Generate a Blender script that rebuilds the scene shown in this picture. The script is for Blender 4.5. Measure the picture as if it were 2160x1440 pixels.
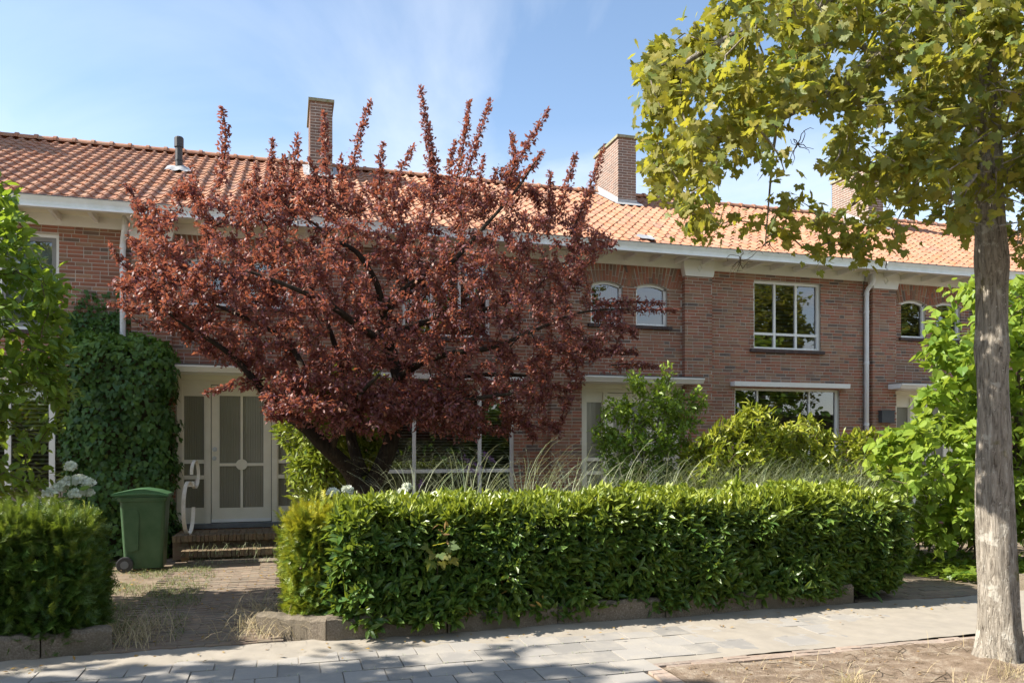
import bpy, math, random
import numpy as np
from mathutils import Vector, Matrix

random.seed(7)
rng = np.random.default_rng(11)
scene = bpy.context.scene
for o in list(bpy.data.objects):
    bpy.data.objects.remove(o)
C = scene.collection

# ------------------------------------------------------------------ camera
F, CX, HY, BETA, CH, CYW = 1640.0, 1080.0, 935.0, math.radians(16.1), 1.65, -12.8
SB, CB = math.sin(BETA), math.cos(BETA)
cam_d = bpy.data.cameras.new('camera')
cam = bpy.data.objects.new('camera', cam_d)
C.objects.link(cam)
cam.location = (0, CYW, CH)
cam.rotation_euler = (math.radians(90), 0, -BETA)
cam_d.sensor_width = 36.0
cam_d.lens = F / 2160.0 * 36.0
cam_d.shift_y = (HY - 720.0) / 2160.0
cam_d.clip_end = 2000
scene.camera = cam

# ------------------------------------------------------------------ sky, sun, exposure
SUN = Vector((-1.2, 0.12, 1.0)).normalized()
EL = math.asin(SUN.z)
AZ = math.atan2(SUN.x, SUN.y)
world = bpy.data.worlds.new('World')
scene.world = world
world.use_nodes = True
wn, wl = world.node_tree.nodes, world.node_tree.links
wn.clear()
wout = wn.new('ShaderNodeOutputWorld')
bg = wn.new('ShaderNodeBackground')
bg.inputs['Strength'].default_value = 0.104
sky = wn.new('ShaderNodeTexSky')
sky.sky_type = 'NISHITA'
sky.sun_disc = False
sky.sun_elevation = EL
sky.sun_rotation = AZ
sky.altitude = 10
sky.air_density = 1.0
sky.dust_density = 0.15
sky.ozone_density = 1.0
tc = wn.new('ShaderNodeTexCoord')
sep = wn.new('ShaderNodeSeparateXYZ')
wl.new(tc.outputs['Generated'], sep.inputs[0])
mxz = wn.new('ShaderNodeMath'); mxz.operation = 'MAXIMUM'; mxz.inputs[1].default_value = 0.06
wl.new(sep.outputs['Z'], mxz.inputs[0])
comb = wn.new('ShaderNodeCombineXYZ')
for ax in ('X', 'Y'):
    dv = wn.new('ShaderNodeMath'); dv.operation = 'DIVIDE'
    wl.new(sep.outputs[ax], dv.inputs[0]); wl.new(mxz.outputs[0], dv.inputs[1])
    wl.new(dv.outputs[0], comb.inputs[ax])
mp = wn.new('ShaderNodeMapping')
mp.inputs['Scale'].default_value = (0.75, 0.42, 1)
mp.inputs['Rotation'].default_value = (0, 0, math.radians(-35))
mp.inputs['Location'].default_value = (3.7, 9.3, 0)
wl.new(comb.outputs[0], mp.inputs[0])
nz = wn.new('ShaderNodeTexNoise')
nz.inputs['Scale'].default_value = 0.9
nz.inputs['Detail'].default_value = 8
nz.inputs['Roughness'].default_value = 0.52
nz.inputs['Distortion'].default_value = 0.5
wl.new(mp.outputs[0], nz.inputs['Vector'])
crp = wn.new('ShaderNodeValToRGB')
crp.color_ramp.elements[0].position = 0.44
crp.color_ramp.elements[0].color = (0, 0, 0, 1)
crp.color_ramp.elements[1].position = 0.70
crp.color_ramp.elements[1].color = (1, 1, 1, 1)
wl.new(nz.outputs['Fac'], crp.inputs[0])
# thin milky veil, the same all round the horizon
hz = wn.new('ShaderNodeMapRange')
hz.inputs['From Min'].default_value = 0.38
hz.inputs['From Max'].default_value = 0.10
hz.inputs['To Min'].default_value = 0.0
hz.inputs['To Max'].default_value = 0.48
wl.new(sep.outputs['Z'], hz.inputs['Value'])
vm = wn.new('ShaderNodeMath'); vm.operation = 'MULTIPLY_ADD'
vm.inputs[1].default_value = 0.6
wl.new(crp.outputs[0], vm.inputs[0]); wl.new(hz.outputs[0], vm.inputs[2])
vm.use_clamp = True
mixc = wn.new('ShaderNodeMix'); mixc.data_type = 'RGBA'
wl.new(vm.outputs[0], mixc.inputs['Factor'])
tintn = wn.new('ShaderNodeMix'); tintn.data_type = 'RGBA'; tintn.blend_type = 'MULTIPLY'
tintn.inputs['Factor'].default_value = 1.0
tintn.inputs['B'].default_value = (0.68, 0.67, 0.65, 1)
wl.new(sky.outputs[0], tintn.inputs['A'])
wl.new(tintn.outputs['Result'], mixc.inputs['A'])
mixc.inputs['B'].default_value = (3.5, 3.6, 3.75, 1)
wl.new(mixc.outputs['Result'], bg.inputs['Color'])
wl.new(bg.outputs[0], wout.inputs[0])

sun_d = bpy.data.lights.new('sun', 'SUN')
sun_d.energy = 3.15
sun_d.angle = math.radians(0.55)
sun_d.color = (1.0, 0.93, 0.82)
sun = bpy.data.objects.new('sun', sun_d)
C.objects.link(sun)
sun.location = (-20, 5, 25)
sun.rotation_euler = (-SUN).to_track_quat('-Z', 'Y').to_euler()
vs = scene.view_settings
vs.view_transform = 'Standard'
vs.look = 'None'
vs.exposure = 1.95
vs.gamma = 1.0
vs.use_curve_mapping = False
scene.render.engine = 'CYCLES'
scene.cycles.max_bounces = 8
scene.cycles.transparent_max_bounces = 12


# ------------------------------------------------------------------ pixel helpers
def ray(x, y):
    a = (x - CX) / F
    return SB + a * CB, CB - a * SB, (HY - y) / F


def P(x, y, Y):
    d = ray(x, y)
    t = (Y - CYW) / d[1]
    return Vector((d[0] * t, Y, CH + d[2] * t))


def G(x, y, z=0.0):
    d = ray(x, y)
    t = (z - CH) / d[2]
    return Vector((d[0] * t, CYW + d[1] * t, z))


def proj(p):
    p = np.asarray(p, dtype=float)
    dy = p[..., 1] - CYW
    zc = np.maximum(p[..., 0] * SB + dy * CB, 0.01)
    xc = p[..., 0] * CB - dy * SB
    return CX + F * xc / zc, HY - F * (p[..., 2] - CH) / zc, zc


# ------------------------------------------------------------------ object helpers
def tag(o, label=None, cat=None, group=None, kind=None):
    if label: o['label'] = label
    if cat: o['category'] = cat
    if group: o['group'] = group
    if kind: o['kind'] = kind
    return o


def thing(name, loc, label, cat, group=None):
    o = bpy.data.objects.new(name, None)
    o.empty_display_size = 0.1
    C.objects.link(o)
    o.location = loc
    return tag(o, label, cat, group)


def adopt(o, parent):
    if parent is not None:
        o.parent = parent
        if parent.type == 'EMPTY':
            o.matrix_parent_inverse = Matrix.Translation(-Vector(parent.location))
    return o


class MB:
    """collects faces in world coordinates; build() links them as one mesh object"""
    def __init__(s):
        s.v, s.f, s.r = [], [], []

    def add(s, vs, fs, rnd=None):
        n = len(s.v)
        s.v.extend([tuple(v) for v in vs])
        s.f.extend([tuple(i + n for i in f) for f in fs])
        s.r.extend([random.random() if rnd is None else rnd] * len(vs))
        return s

    def box(s, x0, x1, y0, y1, z0, z1, rnd=None):
        v = [(x, y, z) for z in (z0, z1) for y in (y0, y1) for x in (x0, x1)]
        return s.add(v, [(0, 2, 3, 1), (4, 5, 7, 6), (0, 1, 5, 4), (1, 3, 7, 5), (3, 2, 6, 7), (2, 0, 4, 6)], rnd)

    def prism(s, pts, ax, a, b):
        """outline pts (2D) extruded along axis ax from a to b"""
        n = len(pts)
        def mk(p, t):
            return {'x': (t, p[0], p[1]), 'y': (p[0], t, p[1]), 'z': (p[0], p[1], t)}[ax]
        v = [mk(p, a) for p in pts] + [mk(p, b) for p in pts]
        f = [tuple(range(n))[::-1], tuple(range(n, 2 * n))]
        f += [(i, (i + 1) % n, n + (i + 1) % n, n + i) for i in range(n)]
        return s.add(v, f)

    def tube(s, pts, rad, n=8, cap=True, wob=0.0):
        pts = [Vector(p) for p in pts]
        if not hasattr(rad, '__len__'): rad = [rad] * len(pts)
        vs, fs = [], []
        ref = None
        for i, p in enumerate(pts):
            d = (pts[min(i + 1, len(pts) - 1)] - pts[max(i - 1, 0)])
            d = d.normalized() if d.length > 1e-9 else Vector((0, 0, 1))
            if ref is None:
                ref = d.orthogonal().normalized()
            ref = (ref - d * ref.dot(d))
            ref = ref.normalized() if ref.length > 1e-6 else d.orthogonal().normalized()
            bi = d.cross(ref)
            for k in range(n):
                a = 2 * math.pi * k / n
                r = rad[i] * (1 + wob * (random.random() - .5))
                vs.append(p + (ref * math.cos(a) + bi * math.sin(a)) * r)
        m = len(pts)
        for i in range(m - 1):
            for k in range(n):
                a, b = i * n + k, i * n + (k + 1) % n
                fs.append((a, b, b + n, a + n))
        if cap:
            fs.append(tuple(range(n))[::-1])
            fs.append(tuple(range((m - 1) * n, m * n)))
        return s.add(vs, fs)

    def mesh(s, name, mat, smooth=False):
        me = bpy.data.meshes.new(name)
        me.from_pydata(s.v, [], s.f)
        at = me.attributes.new('rnd', 'FLOAT', 'POINT')
        at.data.foreach_set('value', s.r)
        me.materials.append(mat)
        if smooth:
            me.polygons.foreach_set('use_smooth', [True] * len(me.polygons))
        me.update()
        return me

    def build(s, name, mat, parent=None, smooth=False, kind=None, label=None):
        o = bpy.data.objects.new(name, s.mesh(name, mat, smooth))
        C.objects.link(o)
        adopt(o, parent)
        if kind: o['kind'] = kind
        if label: o['label'] = label
        return o


def inst(name, me, parent, loc=(0, 0, 0), rot=(0, 0, 0), scale=(1, 1, 1)):
    o = bpy.data.objects.new(name, me)
    C.objects.link(o)
    o.location = loc
    o.rotation_euler = rot
    o.scale = scale
    return adopt(o, parent)


def np_mesh(name, V, T, mat, attrs=None, smooth=False):
    me = bpy.data.meshes.new(name)
    nv, nf = len(V), len(T)
    me.vertices.add(nv)
    me.vertices.foreach_set('co', np.ascontiguousarray(V, dtype=np.float32).ravel())
    me.loops.add(nf * 3)
    me.loops.foreach_set('vertex_index', np.ascontiguousarray(T, dtype=np.int32).ravel())
    me.polygons.add(nf)
    me.polygons.foreach_set('loop_start', np.arange(0, nf * 3, 3, dtype=np.int32))
    me.polygons.foreach_set('use_smooth', np.full(nf, smooth))
    for k, a in (attrs or {}).items():
        at = me.attributes.new(k, 'FLOAT', 'POINT')
        at.data.foreach_set('value', np.ascontiguousarray(a, dtype=np.float32))
    me.materials.append(mat)
    me.update(calc_edges=True)
    return me


# ------------------------------------------------------------------ materials
def newmat(name):
    m = bpy.data.materials.new(name)
    m.use_nodes = True
    n, l = m.node_tree.nodes, m.node_tree.links
    b = n['Principled BSDF']
    return m, n, l, b


def rnd_node(n, l):
    a = n.new('ShaderNodeAttribute'); a.attribute_name = 'rnd'
    oi = n.new('ShaderNodeObjectInfo')
    ad = n.new('ShaderNodeMath'); ad.operation = 'ADD'
    l.new(a.outputs['Fac'], ad.inputs[0]); l.new(oi.outputs['Random'], ad.inputs[1])
    fr = n.new('ShaderNodeMath'); fr.operation = 'FRACT'
    l.new(ad.outputs[0], fr.inputs[0])
    return fr.outputs[0]


def ramp(n, l, fac, cols, interp='LINEAR'):
    r = n.new('ShaderNodeValToRGB')
    e = r.color_ramp.elements
    r.color_ramp.interpolation = interp
    while len(e) < len(cols): e.new(0.5)
    for i, c in enumerate(cols):
        if len(c) == 2: pos, c = c
        else: pos = i / max(1, len(cols) - 1)
        e[i].position = pos
        e[i].color = (*c, 1)
    l.new(fac, r.inputs[0])
    return r.outputs[0]


def noise(n, l, scale=5, detail=4, rough=0.55, vec=None, sc3=None, dist=0):
    t = n.new('ShaderNodeTexNoise')
    t.inputs['Scale'].default_value = scale
    t.inputs['Detail'].default_value = detail
    t.inputs['Roughness'].default_value = rough
    t.inputs['Distortion'].default_value = dist
    g = n.new('ShaderNodeNewGeometry')
    src = g.outputs['Position'] if vec is None else vec
    if sc3:
        mpn = n.new('ShaderNodeMapping'); mpn.inputs['Scale'].default_value = sc3
        l.new(src, mpn.inputs[0]); src = mpn.outputs[0]
    l.new(src, t.inputs['Vector'])
    return t.outputs['Fac']


def mixcol(n, l, fac, a, b, mode='MIX'):
    m = n.new('ShaderNodeMix'); m.data_type = 'RGBA'; m.blend_type = mode
    if isinstance(fac, (int, float)): m.inputs['Factor'].default_value = fac
    else: l.new(fac, m.inputs['Factor'])
    for k, v in (('A', a), ('B', b)):
        if isinstance(v, tuple): m.inputs[k].default_value = (*v, 1)
        else: l.new(v, m.inputs[k])
    return m.outputs['Result']


def bump(n, l, b, h, strength=0.4, dist=0.01):
    bn = n.new('ShaderNodeBump')
    bn.inputs['Strength'].default_value = strength
    bn.inputs['Distance'].default_value = dist
    l.new(h, bn.inputs['Height'])
    l.new(bn.outputs[0], b.inputs['Normal'])


def sharpen(n, l, v, lo, hi):
    m = n.new('ShaderNodeMapRange')
    m.inputs['From Min'].default_value = lo
    m.inputs['From Max'].default_value = hi
    l.new(v, m.inputs['Value'])
    return m.outputs[0]


def plain(name, cola, colb, rough=0.6, scale=6, bstr=0.2, bscale=60, spec=0.4, metallic=0, sc3=None):
    m, n, l, b = newmat(name)
    f = sharpen(n, l, noise(n, l, scale, 6, 0.6, sc3=sc3), 0.3, 0.7)
    l.new(mixcol(n, l, f, cola, colb), b.inputs['Base Color'])
    b.inputs['Roughness'].default_value = rough
    b.inputs['Specular IOR Level'].default_value = spec
    b.inputs['Metallic'].default_value = metallic
    if bstr: bump(n, l, b, noise(n, l, bscale, 5), bstr, 0.004)
    return m


def leafmat(name, cols, new=(0.2, 0.3, 0.03), tcol=(0.3, 0.4, 0.03), trans=0.35, rough=0.4, spec=0.5):
    m, n, l, b = newmat(name)
    base = ramp(n, l, rnd_node(n, l), cols)
    ta = n.new('ShaderNodeAttribute'); ta.attribute_name = 'tint'
    base = mixcol(n, l, ta.outputs['Fac'], base, new)
    l.new(base, b.inputs['Base Color'])
    b.inputs['Roughness'].default_value = rough
    b.inputs['Specular IOR Level'].default_value = spec
    tr = n.new('ShaderNodeBsdfTranslucent')
    l.new(mixcol(n, l, 0.6, base, tcol), tr.inputs['Color'])
    mx = n.new('ShaderNodeMixShader'); mx.inputs[0].default_value = trans
    l.new(b.outputs[0], mx.inputs[1]); l.new(tr.outputs[0], mx.inputs[2])
    l.new(mx.outputs[0], n['Material Output'].inputs[0])
    return m


M = {}
# brick
def brickmat(name, cols, dirt=(0.20, 0.16, 0.13), damt=0.45):
    m, n, l, b = newmat(name)
    c = ramp(n, l, rnd_node(n, l), cols)
    f = sharpen(n, l, noise(n, l, 28, 6, 0.65), 0.35, 0.75)
    mm = n.new('ShaderNodeMath'); mm.operation = 'MULTIPLY'; mm.inputs[1].default_value = damt
    l.new(f, mm.inputs[0])
    c = mixcol(n, l, mm.outputs[0], c, dirt)
    g = sharpen(n, l, noise(n, l, 0.9, 4, 0.6), 0.35, 0.7)
    mg = n.new('ShaderNodeMath'); mg.operation = 'MULTIPLY'; mg.inputs[1].default_value = 0.65
    l.new(g, mg.inputs[0])
    c = mixcol(n, l, mg.outputs[0], c, (0.62, 0.58, 0.55), 'MULTIPLY')
    l.new(c, b.inputs['Base Color'])
    b.inputs['Roughness'].default_value = 0.85
    b.inputs['Specular IOR Level'].default_value = 0.25
    bump(n, l, b, noise(n, l, 90, 5), 0.5, 0.004)
    return m

M['brick'] = brickmat('house_brick', [(0.0, (0.26, 0.12, 0.08)), (0.2, (0.39, 0.145, 0.085)), (0.4, (0.42, 0.17, 0.11)),
                                      (0.55, (0.31, 0.18, 0.115)), (0.7, (0.43, 0.235, 0.14)), (0.82, (0.14, 0.105, 0.095)), (0.9, (0.33, 0.2, 0.13)), (1.0, (0.42, 0.16, 0.09))])
M['chimbrick'] = brickmat('chimney_brick', [(0.17, 0.095, 0.07), (0.23, 0.125, 0.09), (0.14, 0.09, 0.075), (0.26, 0.155, 0.11)], (0.29, 0.25, 0.21), 0.5)
M['pathbrick'] = brickmat('paving_brick', [(0.20, 0.145, 0.12), (0.26, 0.185, 0.145), (0.17, 0.14, 0.125), (0.29, 0.21, 0.16)], (0.27, 0.25, 0.16), 0.7)
M['stepbrick'] = brickmat('step_brick', [(0.17, 0.11, 0.08), (0.22, 0.14, 0.095), (0.13, 0.095, 0.075), (0.25, 0.17, 0.11)], (0.18, 0.17, 0.08), 0.75)
M['mortar'] = plain('mortar', (0.60, 0.55, 0.49), (0.42, 0.38, 0.34), 0.95, 4, 0.3)
M['white'] = plain('white_paint', (0.84, 0.84, 0.83), (0.78, 0.78, 0.76), 0.45, 3, 0.05)
M['cream'] = plain('cream_paint', (0.84, 0.81, 0.68), (0.76, 0.72, 0.58), 0.5, 3, 0.08)
M['gutter'] = plain('gutter_paint', (0.82, 0.82, 0.78), (0.70, 0.71, 0.64), 0.5, 7, 0.1)
M['door'] = plain('door_paint', (0.82, 0.78, 0.67), (0.74, 0.70, 0.58), 0.45, 5, 0.08)
M['grey_frame'] = plain('grey_sash_paint', (0.27, 0.27, 0.26), (0.22, 0.22, 0.21), 0.5, 5, 0)
M['zinc'] = plain('zinc_edge', (0.10, 0.11, 0.12), (0.16, 0.17, 0.18), 0.5, 9, 0.1)
M['lead'] = plain('lead_flashing', (0.26, 0.27, 0.28), (0.40, 0.40, 0.40), 0.5, 9, 0.3, 20)
M['sill'] = brickmat('sill_tile', [(0.07, 0.05, 0.05), (0.1, 0.065, 0.06), (0.085, 0.07, 0.07)], (0.13, 0.11, 0.1), 0.4)
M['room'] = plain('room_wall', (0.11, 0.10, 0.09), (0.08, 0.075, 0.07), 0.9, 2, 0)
M['blind'] = plain('blind_slat', (0.82, 0.82, 0.8), (0.76, 0.76, 0.74), 0.5, 4, 0)
M['blind_dark'] = plain('dark_blind_slat', (0.13, 0.13, 0.13), (0.17, 0.17, 0.17), 0.5, 4, 0)
M['curtain'] = plain('curtain_cloth', (0.62, 0.66, 0.72), (0.5, 0.54, 0.62), 0.8, 5, 0, sc3=(1, 1, 5))
M['drape'] = plain('brown_drape', (0.28, 0.17, 0.10), (0.2, 0.12, 0.07), 0.9, 8, 0, sc3=(6, 1, .5))
M['steel'] = plain('steel', (0.55, 0.55, 0.56), (0.45, 0.45, 0.46), 0.28, 10, 0, metallic=1)
M['blackplastic'] = plain('black_plastic', (0.03, 0.03, 0.032), (0.05, 0.05, 0.052), 0.5, 14, 0.1)
M['pvc'] = plain('pipe_paint', (0.80, 0.81, 0.82), (0.72, 0.73, 0.75), 0.4, 4, 0.05)
M['railing'] = plain('railing_paint', (0.72, 0.70, 0.64), (0.5, 0.42, 0.32), 0.45, 5, 0.15)
M['bin'] = plain('bin_plastic', (0.035, 0.085, 0.035), (0.065, 0.12, 0.058), 0.42, 5, 0.12, 120)
M['binlid'] = plain('bin_lid_plastic', (0.05, 0.13, 0.055), (0.075, 0.15, 0.075), 0.38, 5, 0.12, 120)
M['box_grey'] = plain('grey_box', (0.05, 0.055, 0.06), (0.07, 0.075, 0.08), 0.5, 5, 0)

# roof tile
m, n, l, b = newmat('clay_tile')
c = ramp(n, l, rnd_node(n, l), [(0.33, 0.135, 0.072), (0.37, 0.165, 0.09), (0.40, 0.20, 0.12), (0.28, 0.12, 0.075), (0.38, 0.16, 0.075), (0.22, 0.115, 0.085)])
f = sharpen(n, l, noise(n, l, 9, 7, 0.65), 0.42, 0.72)
c = mixcol(n, l, f, c, (0.32, 0.215, 0.15))
f2 = sharpen(n, l, noise(n, l, 35, 5, 0.6), 0.6, 0.75)
c = mixcol(n, l, f2, c, (0.42, 0.33, 0.25))
l.new(c, b.inputs['Base Color']); b.inputs['Roughness'].default_value = 0.8
b.inputs['Specular IOR Level'].default_value = 0.3
bump(n, l, b, noise(n, l, 70, 5), 0.4, 0.004)
M['tile'] = m
# glass
m, n, l, b = newmat('window_glass')
n.remove(b)
tr = n.new('ShaderNodeBsdfTransparent'); tr.inputs[0].default_value = (0.72, 0.76, 0.75, 1)
gl = n.new('ShaderNodeBsdfGlossy'); gl.inputs['Roughness'].default_value = 0.0
gl.inputs['Color'].default_value = (0.95, 0.97, 1, 1)
fz = n.new('ShaderNodeFresnel'); fz.inputs['IOR'].default_value = 1.85
g_n = n.new('ShaderNodeTexNoise'); g_n.inputs['Scale'].default_value = 1.6
gg = n.new('ShaderNodeNewGeometry'); l.new(gg.outputs['Position'], g_n.inputs['Vector'])
gb = n.new('ShaderNodeBump'); gb.inputs['Strength'].default_value = 0.05; gb.inputs['Distance'].default_value = 0.02
l.new(g_n.outputs['Fac'], gb.inputs['Height']); l.new(gb.outputs[0], gl.inputs['Normal'])
fa = n.new('ShaderNodeMath'); fa.operation = 'MULTIPLY_ADD'; fa.inputs[1].default_value = 1.0; fa.inputs[2].default_value = 0.07
l.new(fz.outputs[0], fa.inputs[0])
mx = n.new('ShaderNodeMixShader')
l.new(fa.outputs[0], mx.inputs[0]); l.new(tr.outputs[0], mx.inputs[1]); l.new(gl.outputs[0], mx.inputs[2])
l.new(mx.outputs[0], n['Material Output'].inputs[0])
M['glass'] = m
# ribbed door glass
m, n, l, b = newmat('ribbed_glass')
l.new(mixcol(n, l, noise(n, l, 1.5, 3), (0.17, 0.165, 0.13), (0.27, 0.26, 0.21)), b.inputs['Base Color'])
b.inputs['Roughness'].default_value = 0.16
b.inputs['Specular IOR Level'].default_value = 0.7
wv = n.new('ShaderNodeTexWave'); wv.bands_direction = 'X'; wv.inputs['Scale'].default_value = 12.5
g2 = n.new('ShaderNodeNewGeometry'); l.new(g2.outputs['Position'], wv.inputs['Vector'])
bump(n, l, b, wv.outputs['Fac'], 0.6, 0.008)
M['ribbed'] = m
# bark
def barkmat(name, a, bb, cc, sc=(1, 1, 0.22), scale=26, moss=None):
    m, n, l, b = newmat(name)
    v = noise(n, l, scale, 8, 0.65, sc3=sc, dist=0.6)
    c = ramp(n, l, v, [(0.3, a), (0.5, bb), (0.72, cc)])
    big = sharpen(n, l, noise(n, l, 3.2, 5, 0.6), 0.45, 0.62)
    c = mixcol(n, l, big, c, tuple(x * 0.72 for x in bb), 'MIX') if not moss else mixcol(n, l, big, c, moss)
    l.new(c, b.inputs['Base Color']); b.inputs['Roughness'].default_value = 0.95
    b.inputs['Specular IOR Level'].default_value = 0.15
    bump(n, l, b, v, 1.0, 0.03)
    return m
m, n, l, b = newmat('maple_bark')
v = noise(n, l, 34, 8, 0.7, sc3=(1, 1, 0.16), dist=1.2)
c = ramp(n, l, v, [(0.35, (0.085, 0.07, 0.055)), (0.46, (0.25, 0.22, 0.18)), (0.60, (0.38, 0.34, 0.285))])
c = mixcol(n, l, sharpen(n, l, noise(n, l, 60, 4, 0.6), 0.62, 0.72), c, (0.55, 0.52, 0.45))
c = mixcol(n, l, sharpen(n, l, noise(n, l, 7, 6, 0.7), 0.56, 0.62), c, (0.46, 0.43, 0.37))
c = mixcol(n, l, sharpen(n, l, noise(n, l, 4.3, 5, 0.6), 0.62, 0.70), c, (0.15, 0.135, 0.06))
l.new(c, b.inputs['Base Color']); b.inputs['Roughness'].default_value = 0.95; b.inputs['Specular IOR Level'].default_value = 0.15
bump(n, l, b, v, 1.0, 0.035)
M['bark_maple'] = m
M['bark_plum'] = barkmat('plum_bark', (0.022, 0.017, 0.014), (0.045, 0.034, 0.026), (0.085, 0.07, 0.045))
M['bark'] = barkmat('twig_bark', (0.07, 0.05, 0.035), (0.13, 0.10, 0.07), (0.2, 0.16, 0.11))
# ground materials
m, n, l, b = newmat('concrete_slab')
c = ramp(n, l, rnd_node(n, l), [(0.245, 0.232, 0.215), (0.31, 0.292, 0.268), (0.275, 0.26, 0.24), (0.215, 0.205, 0.19)])
c = mixcol(n, l, sharpen(n, l, noise(n, l, 3, 6, 0.65), 0.45, 0.7), c, (0.36, 0.33, 0.285))
c = mixcol(n, l, sharpen(n, l, noise(n, l, 55, 5, 0.7), 0.55, 0.75), c, (0.25, 0.24, 0.22))
l.new(c, b.inputs['Base Color']); b.inputs['Roughness'].default_value = 0.9; b.inputs['Specular IOR Level'].default_value = 0.2
bump(n, l, b, noise(n, l, 110, 5, 0.7), 0.5, 0.004)
M['slab'] = m
M['sand'] = plain('sand', (0.335, 0.30, 0.25), (0.275, 0.248, 0.21), 0.95, 5, 0.4, 140, 0.1)
m, n, l, b = newmat('dry_soil')
v = noise(n, l, 7, 8, 0.7)
c = ramp(n, l, v, [(0.3, (0.13, 0.095, 0.065)), (0.5, (0.24, 0.18, 0.13)), (0.72, (0.42, 0.36, 0.28))])
l.new(c, b.inputs['Base Color']); b.inputs['Roughness'].default_value = 1; b.inputs['Specular IOR Level'].default_value = 0.1
bump(n, l, b, noise(n, l, 45, 8, 0.75), 0.9, 0.02)
M['soil'] = m
M['bed'] = plain('garden_soil', (0.15, 0.115, 0.08), (0.26, 0.21, 0.155), 1, 6, 0.9, 40, 0.1)
M['asphalt'] = plain('clinker_road', (0.24, 0.19, 0.165), (0.30, 0.25, 0.21), 0.9, 3, 0.4, 120, 0.3)
m, n, l, b = newmat('washed_concrete')
c = ramp(n, l, noise(n, l, 70, 6, 0.75), [(0.3, (0.10, 0.08, 0.06)), (0.55, (0.24, 0.20, 0.155)), (0.78, (0.42, 0.38, 0.31))])
c = mixcol(n, l, sharpen(n, l, noise(n, l, 3.5, 5), 0.45, 0.7), c, (0.17, 0.145, 0.105))
l.new(c, b.inputs['Base Color']); b.inputs['Roughness'].default_value = 0.95; b.inputs['Specular IOR Level'].default_value = 0.15
bump(n, l, b, noise(n, l, 80, 6, 0.8), 1.0, 0.012)
M['kerb'] = m
M['cap'] = plain('mossy_concrete', (0.32, 0.30, 0.24), (0.16, 0.17, 0.08), 0.95, 14, 0.8, 50, 0.1)
# foliage
M['plum'] = leafmat('plum_leaf', [(0.14, 0.055, 0.078), (0.18, 0.066, 0.078), (0.23, 0.085, 0.07), (0.115, 0.052, 0.085), (0.25, 0.115, 0.065), (0.14, 0.095, 0.062), (0.16, 0.07, 0.10)],
                    new=(0.30, 0.14, 0.12), tcol=(0.58, 0.16, 0.06), trans=0.36, rough=0.5, spec=0.4)
M['maple'] = leafmat('maple_leaf', [(0.08, 0.135, 0.03), (0.10, 0.16, 0.032), (0.15, 0.18, 0.032), (0.09, 0.145, 0.06), (0.20, 0.18, 0.03), (0.11, 0.16, 0.045), (0.17, 0.14, 0.045)],
                     new=(0.32, 0.26, 0.035), tcol=(0.66, 0.62, 0.045), trans=0.44, rough=0.5, spec=0.4)
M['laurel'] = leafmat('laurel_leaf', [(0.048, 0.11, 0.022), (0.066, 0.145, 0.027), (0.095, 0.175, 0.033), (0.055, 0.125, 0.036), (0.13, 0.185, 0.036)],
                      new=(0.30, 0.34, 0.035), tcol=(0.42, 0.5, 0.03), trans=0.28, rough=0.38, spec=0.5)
M['yew'] = leafmat('yew_needle', [(0.035, 0.085, 0.016), (0.05, 0.115, 0.02), (0.09, 0.16, 0.026)],
                   new=(0.24, 0.26, 0.025), tcol=(0.3, 0.4, 0.03), trans=0.22, rough=0.42, spec=0.45)
M['golden'] = leafmat('golden_yew_needle', [(0.08, 0.17, 0.025), (0.12, 0.21, 0.03), (0.16, 0.24, 0.03)],
                      new=(0.5, 0.42, 0.025), tcol=(0.5, 0.5, 0.03), trans=0.25, rough=0.42, spec=0.4)
M['ivy'] = leafmat('ivy_leaf', [(0.028, 0.075, 0.02), (0.04, 0.10, 0.025), (0.055, 0.125, 0.03)],
                   new=(0.14, 0.25, 0.035), tcol=(0.2, 0.38, 0.03), trans=0.22, rough=0.42, spec=0.32)
M['magnolia'] = leafmat('magnolia_leaf', [(0.07, 0.15, 0.024), (0.095, 0.19, 0.028), (0.13, 0.21, 0.032), (0.065, 0.14, 0.04)],
                        new=(0.22, 0.3, 0.03), tcol=(0.42, 0.55, 0.03), trans=0.38, rough=0.4, spec=0.45)
M['catalpa'] = leafmat('catalpa_leaf', [(0.12, 0.22, 0.03), (0.16, 0.27, 0.032), (0.21, 0.31, 0.04), (0.10, 0.20, 0.04)],
                       new=(0.30, 0.36, 0.045), tcol=(0.5, 0.62, 0.05), trans=0.4, rough=0.45, spec=0.35)
M['shrub'] = leafmat('shrub_leaf', [(0.07, 0.155, 0.025), (0.10, 0.19, 0.028), (0.13, 0.22, 0.032)],
                     new=(0.3, 0.38, 0.04), tcol=(0.4, 0.55, 0.03), trans=0.35, rough=0.4, spec=0.45)
M['rhodo'] = leafmat('rhododendron_leaf', [(0.13, 0.21, 0.022), (0.17, 0.24, 0.025), (0.22, 0.27, 0.03)],
                     new=(0.34, 0.33, 0.03), tcol=(0.45, 0.5, 0.03), trans=0.3, rough=0.35, spec=0.5)
M['grass'] = leafmat('grass_blade', [(0.22, 0.31, 0.13), (0.30, 0.37, 0.19), (0.38, 0.42, 0.27), (0.18, 0.29, 0.12)],
                     new=(0.5, 0.52, 0.36), tcol=(0.5, 0.5, 0.2), trans=0.3, rough=0.5, spec=0.35)
M['weed'] = leafmat('weed_blade', [(0.10, 0.17, 0.045), (0.14, 0.19, 0.06), (0.24, 0.22, 0.11), (0.09, 0.15, 0.04)], new=(0.3, 0.28, 0.15), tcol=(0.3, 0.35, 0.1), trans=0.25, rough=0.55, spec=0.3)
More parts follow.
